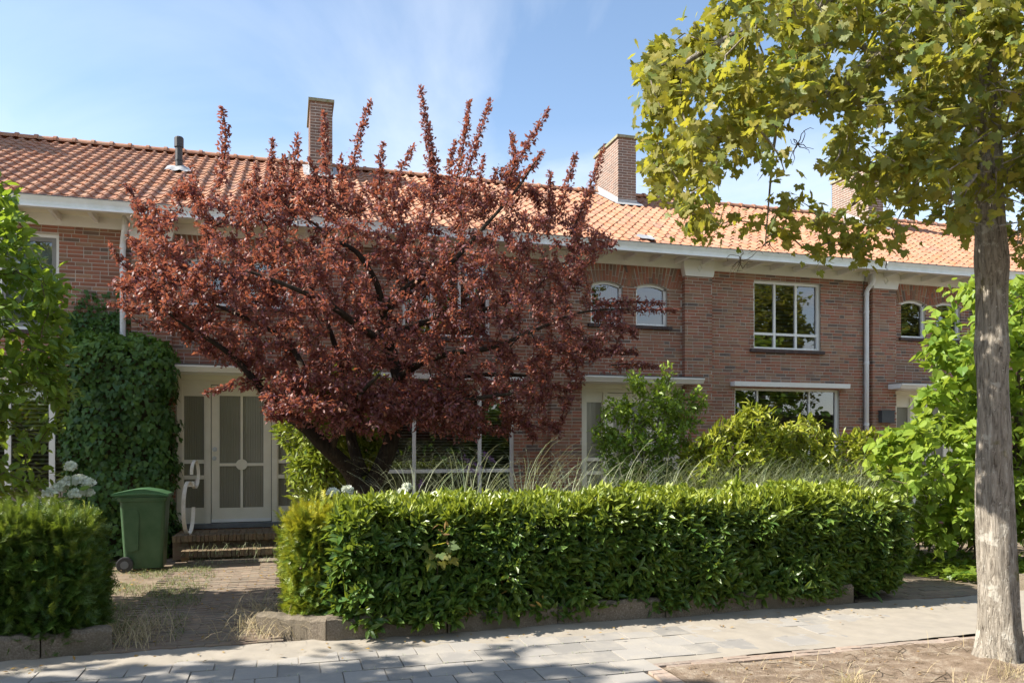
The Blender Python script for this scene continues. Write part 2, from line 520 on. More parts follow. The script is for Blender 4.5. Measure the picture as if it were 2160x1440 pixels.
M['straw'] = leafmat('straw', [(0.40, 0.31, 0.17), (0.48, 0.39, 0.23), (0.33, 0.26, 0.14), (0.36, 0.34, 0.16)], new=(0.52, 0.43, 0.27), tcol=(0.5, 0.42, 0.22), trans=0.2, rough=0.6, spec=0.25)
M['petal'] = leafmat('white_petal', [(0.78, 0.80, 0.72), (0.7, 0.75, 0.6), (0.82, 0.83, 0.78)], new=(0.6, 0.65, 0.4), tcol=(0.8, 0.82, 0.7), trans=0.3, rough=0.6, spec=0.2)
M['purple'] = leafmat('purple_petal', [(0.20, 0.10, 0.26), (0.27, 0.15, 0.34)], new=(0.3, 0.2, 0.35), tcol=(0.4, 0.2, 0.5), trans=0.3, rough=0.6, spec=0.2)
M['dead'] = leafmat('dead_leaf', [(0.16, 0.10, 0.055), (0.22, 0.14, 0.075), (0.13, 0.09, 0.055), (0.27, 0.185, 0.10)], new=(0.4, 0.25, 0.05), tcol=(0.4, 0.2, 0.05), trans=0.15, rough=0.7, spec=0.2)
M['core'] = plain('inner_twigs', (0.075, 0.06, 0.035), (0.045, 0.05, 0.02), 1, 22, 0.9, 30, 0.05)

# ================================================================== SETTING
def sheet(name, x0, x1, y0, y1, z, mat, nx=1, ny=1, fz=None):
    b = MB()
    vs = [(x0 + (x1 - x0) * i / nx, y0 + (y1 - y0) * j / ny, 0) for j in range(ny + 1) for i in range(nx + 1)]
    vs = [(x, y, z + (fz(x, y) if fz else 0)) for x, y, _ in vs]
    fs = [(j * (nx + 1) + i, j * (nx + 1) + i + 1, (j + 1) * (nx + 1) + i + 1, (j + 1) * (nx + 1) + i) for j in range(ny) for i in range(nx)]
    b.add(vs, fs)
    return tag(b.build(name, mat, None, smooth=bool(fz)), kind='structure')


from mathutils import noise as mnoise
def fbm(x, y, s, seed=0.0):
    return mnoise.fractal(Vector((x * s, y * s, seed)), 1.0, 2.0, 4)


sheet('ground', -300, 300, -300, 300, -0.08, M['bed'])
sheet('road', -120, 120, -17.2, -10.1, -0.06, M['asphalt'])
sheet('garden_soil', -30, 40, -6.14, -0.01, -0.012, M['bed'], 140, 48, lambda x, y: 0.018 * fbm(x, y, 1.6))
# pavement: bed of sand-coloured mortar with slabs laid on it
walk = sheet('sidewalk', -30, 40, -10.0, -6.12, -0.02, M['bed'])

slab_b = MB().box(-.145, .145, -.145, .145, -.05, 0.0, 0.0)
slab_me = slab_b.mesh('paving_slab', M['slab'])
rest = MB()
count = 0
row = 0
y = -6.30
while y > -9.9:
    off = 0.15 if row % 2 else 0.0
    x = -6.0 + off + 0.08
    while x < 12:
        right = x > 2.52
        if not (right and y < -7.46):
            px, py_, zc = proj((x, y, 0))
            zz = 0.003 * random.uniform(-1, 1)
            if -60 < px < 2220 and py_ < 1480 and count < 300:
                inst('paving_slab', slab_me, walk, (x, y, zz), (random.uniform(-.006, .006), random.uniform(-.006, .006), random.uniform(-.006, .006)))
                count += 1
            else:
                rest.box(x - .148, x + .148, y - .148, y + .148, -.05, zz)
        x += 0.30
    y -= 0.30
    row += 1
rest.build('paving_slabs_beyond', M['slab'], walk, kind='stuff')


# drifted sand lying on the slabs, thick along the edging, thinner where people walk
def sand_h(x, y):
    d = -6.14 - y
    k = 0.020 - 0.06 * d + 0.020 * fbm(x, y, 1.1, 3.1) + 0.006 * fbm(x, y, 7, 9)
    k2 = -0.012 + 0.0085 * max(0.0, min(1.0, (x - 2.2) / 1.6)) * 1.9 + 0.010 * fbm(x, y, 1.3, 5.5) + 0.0035 * fbm(x, y, 9, 2.2)
    return max(k, k2, -0.02)
b = MB()
nx, ny = 330, 34
vs = [(-3.2 + 13.2 * i / nx, -6.13 - 1.34 * j / ny) for j in range(ny + 1) for i in range(nx + 1)]
b.add([(x, y, sand_h(x, y)) for x, y in vs],
      [(j * (nx + 1) + i, (j + 1) * (nx + 1) + i, (j + 1) * (nx + 1) + i + 1, j * (nx + 1) + i + 1) for j in range(ny) for i in range(nx)])
tag(b.build('drifted_sand', M['sand'], None, smooth=True), 'pale sand drifted over the paving along the concrete edging', 'sand', kind='stuff')

# verge with dry soil round the street tree, edged by two rows of bricks
sheet('verge', 2.66, 40, -10.0, -7.60, -0.002, M['soil'], 160, 50,
      lambda x, y: 0.028 * fbm(x, y, 2.2, 1.0) + 0.06 * math.exp(-((x - 5.1) ** 2 + (y + 8.2) ** 2) / 0.18))
edge = thing('verge_edging', (2.7, -7.56, 0), 'low brown brick border between the sandy paving and the dry soil verge', 'border')
M['borderbrick'] = brickmat('border_brick', [(0.26, 0.2, 0.165), (0.34, 0.25, 0.2), (0.22, 0.18, 0.16)], (0.42, 0.37, 0.3), 0.8)
eb = MB().box(-.099, .099, -.031, .031, -.06, 0.0, 0.0).mesh('border_brick', M['borderbrick'])
n_e = 0
for r_, yy in enumerate((-7.50, -7.565)):
    x = 2.72 + (0.1 if r_ else 0)
    while x < 11:
        inst('brick', eb, edge, (x, yy + .004 * random.uniform(-1, 1), -0.004 + random.uniform(-.004, .006)), (0, 0, random.uniform(-.02, .02)))
        x += 0.206
for r_, xx in enumerate((2.55, 2.615)):
    y = -7.62
    while y > -9.6:
        inst('brick', eb, edge, (xx, y, -.004 + random.uniform(-.003, .004)), (0, 0, math.pi / 2 + random.uniform(-.02, .02)))
        y -= 0.206

# brick garden path up to the front door
path = sheet('garden_path', -1.47, -0.05, -6.13, -1.35, 0.020, M['pathbrick'], 8, 30, lambda x, y: 0.003 * fbm(x, y, 3))
pb = MB().box(-.1, .1, -.026, .026, -.04, 0.0, 0.0).mesh('path_brick', M['pathbrick'])
rest = MB(); cnt = 0
y = -6.10; row = 0
while y < -1.4:
    x = -1.36 + (0.105 if row % 2 else 0) + random.uniform(-.01, .01)
    while x < -0.12:
        z = 0.032 + 0.008 * fbm(x, y, 1.5) + random.uniform(-.0025, .0025)
        if cnt < 300:
            inst('brick', pb, path, (x, y, z), (random.uniform(-.02, .02), random.uniform(-.02, .02), random.uniform(-.03, .03)))
            cnt += 1
        else:
            rest.box(x - .1, x + .1, y - .026, y + .026, -.01, z)
        x += 0.203
    y += 0.0555 if y < -4.6 else 0.056
    row += 1
rest.build('bricks_beyond', M['pathbrick'], path, kind='stuff')

# brick drive past the end of the laurel hedge
drive = sheet('driveway', 5.62, 8.2, -6.12, -4.4, 0.008, M['bed'])
y = -6.07; row = 0
db = MB().box(-.1, .1, -.048, .048, -.04, 0.0, 0.0).mesh('drive_brick', M['pathbrick'])
while y < -4.45:
    x = 5.74 + (0.1 if row % 2 else 0)
    while x < 8.1:
        if x < 7.45 + 0.5 * (y + 6.1) * 0.2 + 0.3:
            inst('brick', db, drive, (x, y, 0.022 + random.uniform(-.003, .003)), (0, 0, random.uniform(-.015, .015)))
        x += 0.206
    y += 0.103
    row += 1

# concrete edging blocks in front of the gardens
def edging(label, pts, h=0.2, th=0.14):
    t = thing('garden_edging', (*pts[0], 0), label, 'edging', 'concrete edging in front of the gardens')
    for (x0, y0), (x1, y1) in zip(pts[:-1], pts[1:]):
        L = math.hypot(x1 - x0, y1 - y0) - 0.012
        bb = MB()
        n_ = 14
        top = [h + random.uniform(-.012, .012) for _ in range(n_ + 1)]
        prof = lambda k: [(0, -.05), (0, top[k] - .025), (.025, top[k]), (th - .025, top[k]), (th, top[k] - .025), (th, -.05)]
        vs, fs = [], []
        for k in range(n_ + 1):
            for (q, z) in prof(k):
                vs.append((L * k / n_, q + random.uniform(-.004, .004), z + random.uniform(-.004, .004)))
        for k in range(n_):
            for q in range(5):
                a = k * 6 + q
                fs.append((a, a + 6, a + 7, a + 1))
        fs += [tuple(range(6)), tuple(range(n_ * 6, n_ * 6 + 6))[::-1]]
        ang = math.atan2(y1 - y0, x1 - x0)
        ca, sa = math.cos(ang), math.sin(ang)
        bb.add([(x0 + a * ca - q * sa, y0 + a * sa + q * ca, z) for a, q, z in vs], fs)
        bb.build('block', M['kerb'], t)
    return t
edging('mossy concrete edging blocks under the dark yew hedge', [(-4.9, -6.2), (-3.85, -6.19), (-2.8, -6.18), (-1.79, -6.16), (-1.32, -6.02)], 0.2)
edging('long run of concrete edging blocks under the laurel hedge', [(-0.26, -5.82), (0.31, -6.2), (1.33, -6.2), (2.34, -6.2), (3.42, -6.18), (4.48, -6.15), (5.58, -6.12)], 0.2)
edging('concrete edging blocks beside the bright ground ivy', [(7.85, -6.12), (8.9, -6.12), (9.95, -6.12), (11.0, -6.12)], 0.2)

# ================================================================== HOUSES
CRS = 0.0585
ZROOF = lambda y: 5.06 + 0.504 * (y + 0.6)
PITCH = math.atan(0.504)
str_me = MB().box(-.104, .104, 0, .02, 0, .0475, 0.0).mesh('stretcher_brick', M['brick'])
hdr_me = MB().box(-.05, .05, 0, .02, 0, .0475, 0.0).mesh('header_brick', M['brick'])


def lay(x1, x2, z1, z2, y, holes, out, depth=0.02):
    """courses of bricks in random bond, cut round the holes"""
    k = 0
    z = z1
    while z + 0.03 < z2:
        zt = min(z + 0.0475, z2)
        spans = [(x1, x2)]
        for (hx0, hx1, hz0, hz1) in holes:
            if hz0 < z + 0.03 and hz1 > z + 0.02:
                ns = []
                for a, b_ in spans:
                    if hx1 <= a or hx0 >= b_: ns.append((a, b_)); continue
                    if hx0 > a: ns.append((a, hx0))
                    if hx1 < b_: ns.append((hx1, b_))
                spans = ns
        for a, b_ in spans:
            x = a - random.choice((0, .055, .11, .16))
            last = 0
            while x < b_ - 0.02:
                w = 0.208 if (random.random() < 0.68 or last) else 0.10
                last = (w == 0.10)
                xa, xb = max(x, a), min(x + w, b_)
                if xb - xa > 0.025:
                    out.append((xa, xb, y + random.uniform(-.0025, .0025), z, zt, depth))
                x += w + 0.011
        z += CRS
        k += 1


def hidden_px(px, py):
    return (260 < px < 1230 and 400 < py < 900) or (px < 160 and 420 < py < 1000) or (120 < px < 390 and 640 < py) or py > 985 \
        or (1260 < px < 1480 and py > 800) or (1900 < px and py > 690) or (px > 2040) or (px > 1480 and py > 930)


def commit_bricks(bricks, parent, mat, limit=300):
    sc = []
    for i, (xa, xb, y, z0, z1, d) in enumerate(bricks):
        px, py, zc = proj(((xa + xb) / 2, y, (z0 + z1) / 2))
        full = abs(xb - xa - 0.208) < 1e-4 or abs(xb - xa - 0.10) < 1e-4
        if limit and 0 < px < 2160 and not hidden_px(px, py) and full and d < 0.03 and z1 - z0 > 0.047:
            sc.append(((xb - xa) / zc, i))
    sc.sort(reverse=True)
    pick = set(i for _, i in sc[:limit])
    rest = MB()
    for i, (xa, xb, y, z0, z1, d) in enumerate(bricks):
        if i in pick:
            inst('brick', str_me if xb - xa > 0.15 else hdr_me, parent, ((xa + xb) / 2, y, z0))
        else:
            rest.box(xa, xb, y, y + d, z0, z1)
    return rest


def window(house, x0, x1, z0, z1, y, cols, rows, fr=0.05, arch=0.0, blind=None, mat='white', inner=None, label=None, bar=0.035, blind_col='blind', pane='glass', drape=None):
    """frame mesh with panes, mullions and blind as sub-parts; cols/rows are cut positions"""
    b = MB()
    yd = y + 0.06
    if arch:
        n_ = 10
        R = ((x1 - x0) ** 2 / 4 + arch ** 2) / (2 * arch)
        zc = z1 - R
        xm = (x0 + x1) / 2
        A = math.asin((x1 - x0) / 2 / R)
        zs = z1 - arch
        b.box(x0, x0 + fr, y, yd, z0 + fr, zs)
        b.box(x1 - fr, x1, y, yd, z0 + fr, zs)
        b.box(x0, x1, y, yd, z0, z0 + fr)
        for k in range(n_):
            a0, a1 = -A + 2 * A * k / n_, -A + 2 * A * (k + 1) / n_
            q = []
            for yy in (y, yd):
                for a, r in ((a0, R), (a1, R), (a1, R - fr), (a0, R - fr)):
                    q.append((xm + r * math.sin(a), yy, zc + r * math.cos(a)))
            b.add(q, [(0, 3, 2, 1), (4, 5, 6, 7), (0, 1, 5, 4), (3, 7, 6, 2)])
    else:
        b.box(x0, x0 + fr, y, yd, z0, z1)
        b.box(x1 - fr, x1, y, yd, z0, z1)
        b.box(x0 + fr, x1 - fr, y, yd, z0, z0 + fr)
        b.box(x0 + fr, x1 - fr, y, yd, z1 - fr, z1)
    w = b.build('window', M[mat], house, label=label)
    xs = [x0 + fr] + cols + [x1 - fr]
    zs_ = [z0 + fr] + rows + [z1 - fr]
    for c_ in cols:
        MB().box(c_ - bar / 2, c_ + bar / 2, y + .004, yd - .004, z0 + fr, z1 - fr).build('mullion', M[mat], w)
    for r_ in rows:
        for a, c_ in zip(xs[:-1], xs[1:]):
            MB().box(a + (bar / 2 if a in cols else 0), c_ - (bar / 2 if c_ in cols else 0), y + .001, yd - .008, r_ - bar / 2, r_ + bar / 2).build('transom', M[mat], w)
    if inner:   # sash frame of another colour inside the outer frame
        s_ = MB(); f2 = 0.06
        a, c_, e, g = x0 + fr, x1 - fr, z0 + fr, z1 - fr
        for q in cols + [None]:
            pass
        for a, c_ in zip(xs[:-1], xs[1:]):
            s_.box(a, a + f2, y + .015, yd - .012, e, g); s_.box(c_ - f2, c_, y + .015, yd - .012, e, g)
            s_.box(a + f2, c_ - f2, y + .015, yd - .012, e, e + f2); s_.box(a + f2, c_ - f2, y + .015, yd - .012, g - f2, g)
        s_.build('sash', M[inner], w)
    for a, c_ in zip(xs[:-1], xs[1:]):
        for e, g in zip(zs_[:-1], zs_[1:]):
            p = MB()
            yy = y + .034 + random.uniform(-.002, .002)
            tw = random.uniform(-.004, .004); tw2 = random.uniform(-.003, .003)
            if arch:
                pts = [(x0 + fr * .5, z0 + fr * .5), (x1 - fr * .5, z0 + fr * .5)]
                pts += [(xm + (R - fr * .5) * math.sin(t), zc + (R - fr * .5) * math.cos(t)) for t in np.linspace(A * .96, -A * .96, 9)]
                p.add([(x_, yy, z_) for x_, z_ in pts], [tuple(range(len(pts)))])
            else:
                p.add([(a, yy - tw, e), (c_, yy + tw, e), (c_, yy + tw + tw2, g), (a, yy - tw + tw2, g)], [(0, 1, 2, 3)])
            p.build('pane', M[pane], w)
    if blind:
        bl = MB()
        z = z0 + blind[0]
        while z < z1 - 0.02:
            bl.add([(x0 + fr, y + .10, z), (x1 - fr, y + .10, z), (x1 - fr, y + .10 + blind[2], z + blind[3]), (x0 + fr, y + .10 + blind[2], z + blind[3])], [(0, 1, 2, 3)])
            z += blind[1]
        bl.build('blind', M[blind_col], w)
    if drape:
        a, c_, mt = drape
        d_ = MB()
        n_ = 24
        vs = [(a + (c_ - a) * k / n_, y + .16 + .02 * math.sin(k * 1.3), zz) for zz in (z0 - .02, z1 + .02) for k in range(n_ + 1)]
        d_.add(vs, [(k, k + 1, n_ + 2 + k, n_ + 1 + k) for k in range(n_)])
        d_.build('curtain', M[mt], w)
    return w


# S-shaped pantile, shared by all houses: width .195, length .36
def pantile():
    b = MB()
    prof = [(-.010, .012), (.006, .002), (.035, -.010), (.070, -.013), (.105, -.007), (.130, .008), (.146, .026), (.163, .034), (.182, .028), (.197, .012)]
    L = 0.37
    n_ = len(prof)
    vs = [(x, 0, z + .016) for x, z in prof] + [(x, L, z - .004) for x, z in prof] + [(x, 0.002, z - .002) for x, z in prof]
    fs = [(k, k + 1, n_ + k + 1, n_ + k) for k in range(n_ - 1)]
    fs += [(2 * n_ + k, 2 * n_ + k + 1, k + 1, k) for k in range(n_ - 1)]
    b.add(vs, fs, 0.0)
    return b
pan = pantile()
pan_me = pan.mesh('pantile', M['tile'])
PV = [Vector(v) for v in pan.v]
RX = Matrix.Rotation(PITCH, 3, 'X')
NROW, EXPO = 17, 0.3215
ridge_b = MB()
_pts = []
for k in range(9):
    a = math.pi * k / 8
    _pts.append((.105 * math.cos(a), .095 * math.sin(a)))
for (xa, xb, s_) in ((0, .285, 1.0), (.275, .335, 1.22)):
    vs = [(xx, s_ * p, s_ * q) for xx in (xa, xb) for p, q in _pts]
    ridge_b.add(vs, [(k, k + 1, 10 + k, 9 + k) for k in range(8)] + [tuple(range(9)), tuple(range(9, 18))[::-1]], 0.0)
ridge_me = ridge_b.mesh('ridge_tile', M['tile'], False)


def chimney(house, x0, x1, y0, y1, zt, indiv):
    core = MB().box(x0 + .003, x1 - .003, y0 + .003, y1 - .003, ZROOF(min(y0, 4.3)) - .4, zt).build('chimney', M['mortar'], house)
    zb = ZROOF(y0) - .35
    rest = MB()
    ind = [MB().box(-.103, .103, 0, .02, 0, .0455, 0.0).mesh('chimney_stretcher', M['chimbrick']), MB().box(-.05, .05, 0, .02, 0, .0495, 0.0).mesh('chimney_header', M['chimbrick'])]
    z = zb; k = 0
    while z + .03 < zt:
        for (face, a, b_) in (('f', x0, x1), ('l', y0, y1), ('r', y0, y1), ('b', x0, x1)):
            p = a - (0.11 if k % 2 else 0)
            while p < b_ - .02:
                q0, q1 = max(p, a), min(p + .21, b_)
                z1 = min(z + .0455, zt)
                if q1 - q0 > .02:
                    full = q1 - q0 > .2
                    rz = ZROOF(y0) if face == 'f' else ZROOF(min(4.3, (q0 + q1) / 2))
                    vis = indiv and z > rz - .05 and z + .05 < zt and full
                    if face == 'f':
                        if vis: inst('brick', ind[0], core, ((q0 + q1) / 2, y0, z))
                        else: rest.box(q0, q1, y0, y0 + .02, z, z1)
                    elif face == 'l':
                        if vis: inst('brick', ind[0], core, (x0 + 0.0, (q0 + q1) / 2, z), (0, 0, -math.pi / 2))
                        else: rest.box(x0, x0 + .02, q0 + .001, q1, z, z1)
                    elif face == 'r':
                        rest.box(x1 - .02, x1, q0 + .001, q1, z, z1)
                    else:
                        rest.box(q0, q1, y1 - .02, y1, z, z1)
                p += .2195
        z += CRS; k += 1
    rest.build('brickwork', M['chimbrick'], core, kind='stuff')
    cp = MB()
    n_ = 8
    cp.box(x0 - .035, x1 + .035, y0 - .035, y1 + .035, zt + .0005, zt + .06)
    for k in range(26):
        a, c_ = random.uniform(x0 - .03, x1), random.uniform(y0 - .03, y1)
        s_ = random.uniform(.03, .09)
        cp.box(a, a + s_, c_, c_ + s_, zt + .05, zt + .06 + random.uniform(.008, .03))
    cp.build('chimney_cap', M['cap'], core)
    # lead flashing stepped over the tiles
    fl = MB()
    g = .012
    yb, yt_ = y0 - .16, 4.25
    fl.add([(x0 - .12, yb, ZROOF(yb) + .062), (x1 + .12, yb, ZROOF(yb) + .062), (x1 + .12, y0 - g, ZROOF(y0) + .075), (x0 - .12, y0 - g, ZROOF(y0) + .075)], [(0, 1, 2, 3)])
    fl.add([(x0 - .02, y0 - g, ZROOF(y0) + .05), (x1 + .02, y0 - g, ZROOF(y0) + .05), (x1 + .02, y0 - g, ZROOF(y0) + .14), (x0 - .02, y0 - g, ZROOF(y0) + .14)], [(0, 1, 2, 3)])
    for xx, s_ in ((x0 - g, -1), (x1 + g, 1)):
        fl.add([(xx, y0 - g, ZROOF(y0) + .05), (xx, yt_, ZROOF(yt_) + .05), (xx, yt_, ZROOF(yt_) + .21), (xx, y0 - g, ZROOF(y0) + .17)], [(0, 1, 2, 3)])
        fl.add([(xx, y0 - g, ZROOF(y0) + .064), (xx, yt_, ZROOF(yt_) + .064), (xx + s_ * .12, yt_, ZROOF(yt_) + .066), (xx + s_ * .12, y0 - g, ZROOF(y0) + .066)], [(0, 1, 2, 3)])
    fl.build('flashing', M['lead'], core)
    return core


def make_house(key, x0, label, nbrick):
    H = thing('terraced_house', (x0 + 3.2, 0, 0), label, 'house', 'terraced houses of the brick row')
    xa, xb = x0 - .10, x0 + 6.52
    uw = {'L': (x0 + 4.1, x0 + 5.64, 3.30, 4.72)}.get(key, (x0 + 4.06, x0 + 5.54, 3.43, 4.73))
    lw = {'L': (x0 + 3.65, x0 + 5.97, .75, 2.62)}.get(key, (x0 + 3.65, x0 + 5.97, .75, 2.70))
    dr = (x0 + .60, x0 + 2.52, .36, 2.64)
    aw = [(x0 + .77, x0 + 1.38, 3.77, 4.53), (x0 + 1.64, x0 + 2.26, 3.77, 4.53)]
    holes = [uw, lw, dr] + aw
    # wall: plastered core with the openings and their reveals
    b = MB()
    xs = sorted(set([xa, xb] + [h[0] for h in holes] + [h[1] for h in holes]))
    zs = sorted(set([-.1, 5.02] + [h[2] for h in holes] + [h[3] for h in holes]))
    for i in range(len(xs) - 1):
        for j in range(len(zs) - 1):
            cx, cz = (xs[i] + xs[i + 1]) / 2, (zs[j] + zs[j + 1]) / 2
            if any(h[0] < cx < h[1] and h[2] < cz < h[3] for h in holes): continue
            b.add([(xs[i], 0, zs[j]), (xs[i + 1], 0, zs[j]), (xs[i + 1], 0, zs[j + 1]), (xs[i], 0, zs[j + 1])], [(0, 1, 2, 3)])
    for (p, q, r, s_) in holes:
        for e in [((p, r), (p, s_)), ((q, s_), (q, r)), ((p, s_), (q, s_)), ((q, r), (p, r))]:
            (u0, w0), (u1, w1) = e
            b.add([(u0, 0, w0), (u1, 0, w1), (u1, .2, w1), (u0, .2, w0)], [(0, 1, 2, 3)])
    b.add([(xa, 8.6, -.1), (xb, 8.6, -.1), (xb, 8.6, 5.1), (xa, 8.6, 5.1)], [(0, 1, 2, 3)])
    for xx in (xa + .001, xb - .001):
        b.add([(xx, 0, -.1), (xx, 8.6, -.1), (xx, 8.6, 5.1), (xx, 4.3, 7.4), (xx, 0, 5.1)], [(0, 1, 2, 3, 4)])
    # pilaster cores
    pils = [(x0, x0 + .56), (x0 + 2.56, x0 + 3.12)]
    for (p, q) in pils:
        b.box(p + .006, q - .006, -.104, .01, -.1, 4.72)
    # spandrels over the arched windows
    for (p, q, r, s_) in aw:
        ar = .075
        R = ((q - p) ** 2 / 4 + ar ** 2) / (2 * ar)
        A = math.asin((q - p) / 2 / R)
        for k in range(10):
            a0, a1 = -A + 2 * A * k / 10, -A + 2 * A * (k + 1) / 10
            xm, zc = (p + q) / 2, s_ - R
            P0, P1 = (xm + R * math.sin(a0), zc + R * math.cos(a0)), (xm + R * math.sin(a1), zc + R * math.cos(a1))
            b.add([(P0[0], -.002, P0[1]), (P1[0], -.002, P1[1]), (P1[0], -.002, s_ + .002), (P0[0], -.002, s_ + .002)], [(0, 1, 2, 3)])
            b.add([(P0[0], -.002, P0[1]), (P1[0], -.002, P1[1]), (P1[0], .12, P1[1]), (P0[0], .12, P0[1])], [(0, 1, 2, 3)])
    wall = b.build('wall', M['mortar'], H)
    # bricks
    bricks = []
    bay = [(x0 + .56, x0 + 2.56, 4.50, 5.1)] + [(x0 + .56, x0 + 2.56, 4.40, 5.1)] * 0
    pcov = [(p, q, -1, 4.75) for p, q in pils]
    archtop = [(p - .03, q + .03, 4.44, 4.6) for (p, q, r, s_) in aw]
    lay(xa, xb, .0, 4.84, -.005, holes + bay + pcov + archtop, bricks)
    for (p, q) in pils:
        lay(p, q, .0, 4.72, -.109, [], bricks, 0.11)
    rest = commit_bricks(bricks, wall, M['brick'], nbrick)
    # radiating arch bricks
    cs = [((p + q) / 2, p, q, s_) for (p, q, r, s_) in aw]
    x = x0 + .575
    while x < x0 + 2.55:
        xm, p, q, s_ = min(cs, key=lambda c: abs(c[0] - x))
        t = (x - xm) / ((q - p) / 2)
        zb = s_ - .075 * t * t if abs(t) < 1 else 4.46
        tilt = 0.26 * max(-1.15, min(1.15, t))
        dz = 4.84 - zb
        w = .0252
        z0_ = zb + .006
        mid = z0_ + dz * random.choice((.34, .62))
        for (c0, c1) in ((z0_, mid - .005), (mid + .005, 4.84)):
            o0, o1 = (c0 - zb) * tilt, (c1 - zb) * tilt
            wa, wb = w * (1 - .1), w * 1.05
            yv = -.009 + random.uniform(-.002, .002)
            v = [(x + o0 - wa, yv, c0), (x + o0 + wa, yv, c0), (x + o1 + wb, yv, c1), (x + o1 - wb, yv, c1)]
            v += [(a, .05, c) for a, _, c in v]
            lo, hi = x0 + .56, x0 + 2.56
            v = [(min(max(a, lo), hi), y_, c) for a, y_, c in v]
            rest.add(v, [(0, 1, 2, 3), (4, 7, 6, 5), (0, 4, 5, 1), (1, 5, 6, 2), (2, 6, 7, 3), (3, 7, 4, 0)])
        x += .0565
    rest.build('brickwork', M['brick'], wall, kind='stuff')
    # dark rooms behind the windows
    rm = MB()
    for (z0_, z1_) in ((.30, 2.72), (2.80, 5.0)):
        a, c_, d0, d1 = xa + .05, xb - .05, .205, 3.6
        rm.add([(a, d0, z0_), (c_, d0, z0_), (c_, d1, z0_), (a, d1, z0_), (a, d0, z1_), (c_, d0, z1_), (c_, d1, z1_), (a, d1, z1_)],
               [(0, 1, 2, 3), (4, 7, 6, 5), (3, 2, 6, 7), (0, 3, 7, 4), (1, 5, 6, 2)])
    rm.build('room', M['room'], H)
    # windows
    y = .055
    if key == 'L':
        window(H, *uw[:2], uw[2], uw[3], y, [x0 + 4.87], [], .05, inner='grey_frame', drape=(uw[0], uw[1], 'curtain'), label='upper window with grey sashes and pale curtain')
        window(H, lw[0], lw[1], lw[2], lw[3], y, [x0 + 4.42, x0 + 4.96, x0 + 5.53], [], .05, blind=(.1, .062, .03, .022), bar=.08)
    else:
        cw = (uw[1] - uw[0]) / 3
        window(H, *uw[:2], uw[2], uw[3], y, [uw[0] + cw, uw[0] + 2 * cw - .02], [3.73], .05, blind=(.05, .07, .045, .03), blind_col='blind_dark', bar=.045)
        if key == 'M1':
            window(H, lw[0], lw[1], lw[2], lw[3], y, [x0 + 4.26, x0 + 5.38], [1.19], .05, blind=(.48, .05, .03, .018), bar=.06)
        else:
            window(H, lw[0], lw[1], lw[2], lw[3], y, [x0 + 4.18, x0 + 5.33], [], .05, blind=(.05, .065, .05, .025), blind_col='blind_dark', bar=.03)
    for i, (p, q, r, s_) in enumerate(aw):
        kw = {}
        if key == 'R': kw = dict(blind=(.05, .06, .045, .03), blind_col='blind_dark' if i == 0 else 'blind')
        if key == 'M2' and i == 0: kw = dict(drape=(q - .20, q - .04, 'drape'))
        window(H, p, q, r, s_, y, [], [], .045, arch=.075, **kw)
    # heads and sills
    MB().box(uw[0], uw[1], .02, .05, uw[3] + .001, 4.84).build('window_head', M['cream'], H)
    sb_ = MB()
    x = uw[0] - .09
    while x < uw[1] + .05:
        sb_.box(x, min(x + .098, uw[1] + .09), -.06, .05, uw[2] - .062, uw[2] - .004); x += .102
    sb_.build('sill', M['sill'], H)
    sb_ = MB()
    x = aw[0][0] - .06
    while x < aw[1][1] + .05:
        sb_.box(x, min(x + .098, aw[1][1] + .09), -.06, .05, 3.77 - .062, 3.766); x += .102
    sb_.build('sill', M['sill'], H)
    ho = MB()
    if key != 'L':
        ho.prism([(-.15, 2.715), (-.16, 2.80), (0.0, 2.80), (0.0, 2.715)], 'x', x0 + 3.56, x0 + 6.10)
        ho.build('window_hood', M['white'], H)
    # door canopy
    cn = MB()
    cn.box(x0 + .40, x0 + 2.72, -.42, -.125, 2.715, 2.775)
    cn.prism([(-.42, 2.72), (-.47, 2.785), (-.47, 2.81), (-.115, 2.815), (-.115, 2.72)], 'x', x0 + .36, x0 + 2.76)
    cn.box(x0 + .60, x0 + 2.52, -.125, .02, 2.70, 2.775)
    can = cn.build('door_canopy', M['white'], H)
    MB().box(x0 + .36, x0 + 2.76, -.475, -.115, 2.817, 2.828).build('zinc_cover', M['zinc'], can)
    MB().box(x0 + .58, x0 + 2.54, -.02, .04, 2.62, 2.70).build('door_head', M['cream'], H)
    # door with sidelights
    y = .05
    dx0, dx1 = x0 + 1.11, x0 + 1.99
    zt, zb = 2.56, .43
    fm = MB()
    fm.box(dr[0], dr[1], y - .02, y + .07, zt, 2.645)
    for xx in (dr[0] + .012, dx0 - .09, dx1 + .01):
        fm.box(xx, xx + .08, y - .025, y + .07, .42, zt)
    fm.box(dr[1] - .09, dr[1] - .012, y - .025, y + .07, .42, zt)
    fr = fm.build('door_frame', M['door'], H)
    MB().box(dr[0], dr[1], -.06, y + .09, .35, .42).build('threshold', M['zinc'], H)
    for (a, c_) in ((dr[0] + .092, dx0 - .09), (dx1 + .09, dr[1] - .09)):
        sl = MB()
        sl.box(a, c_, y, y + .05, .42, .66)
        sl.box(a, c_, y, y + .05, zt - .18, zt)
        for zz in (1.10, 1.34): sl.box(a, c_, y - .004, y + .05, zz, zz + .06)
        sl.box(a, a + .02, y - .002, y + .05, .66, zt - .18); sl.box(c_ - .02, c_, y - .002, y + .05, .66, zt - .18)
        s2 = sl.build('sidelight', M['door'], H)
        for (e, g) in ((.66, 1.10), (1.16, 1.34), (1.40, zt - .18)):
            MB().add([(a, y + .03, e), (c_, y + .03, e), (c_, y + .03, g), (a, y + .03, g)], [(0, 1, 2, 3)]).build('pane', M['ribbed'], s2)
    df = MB()
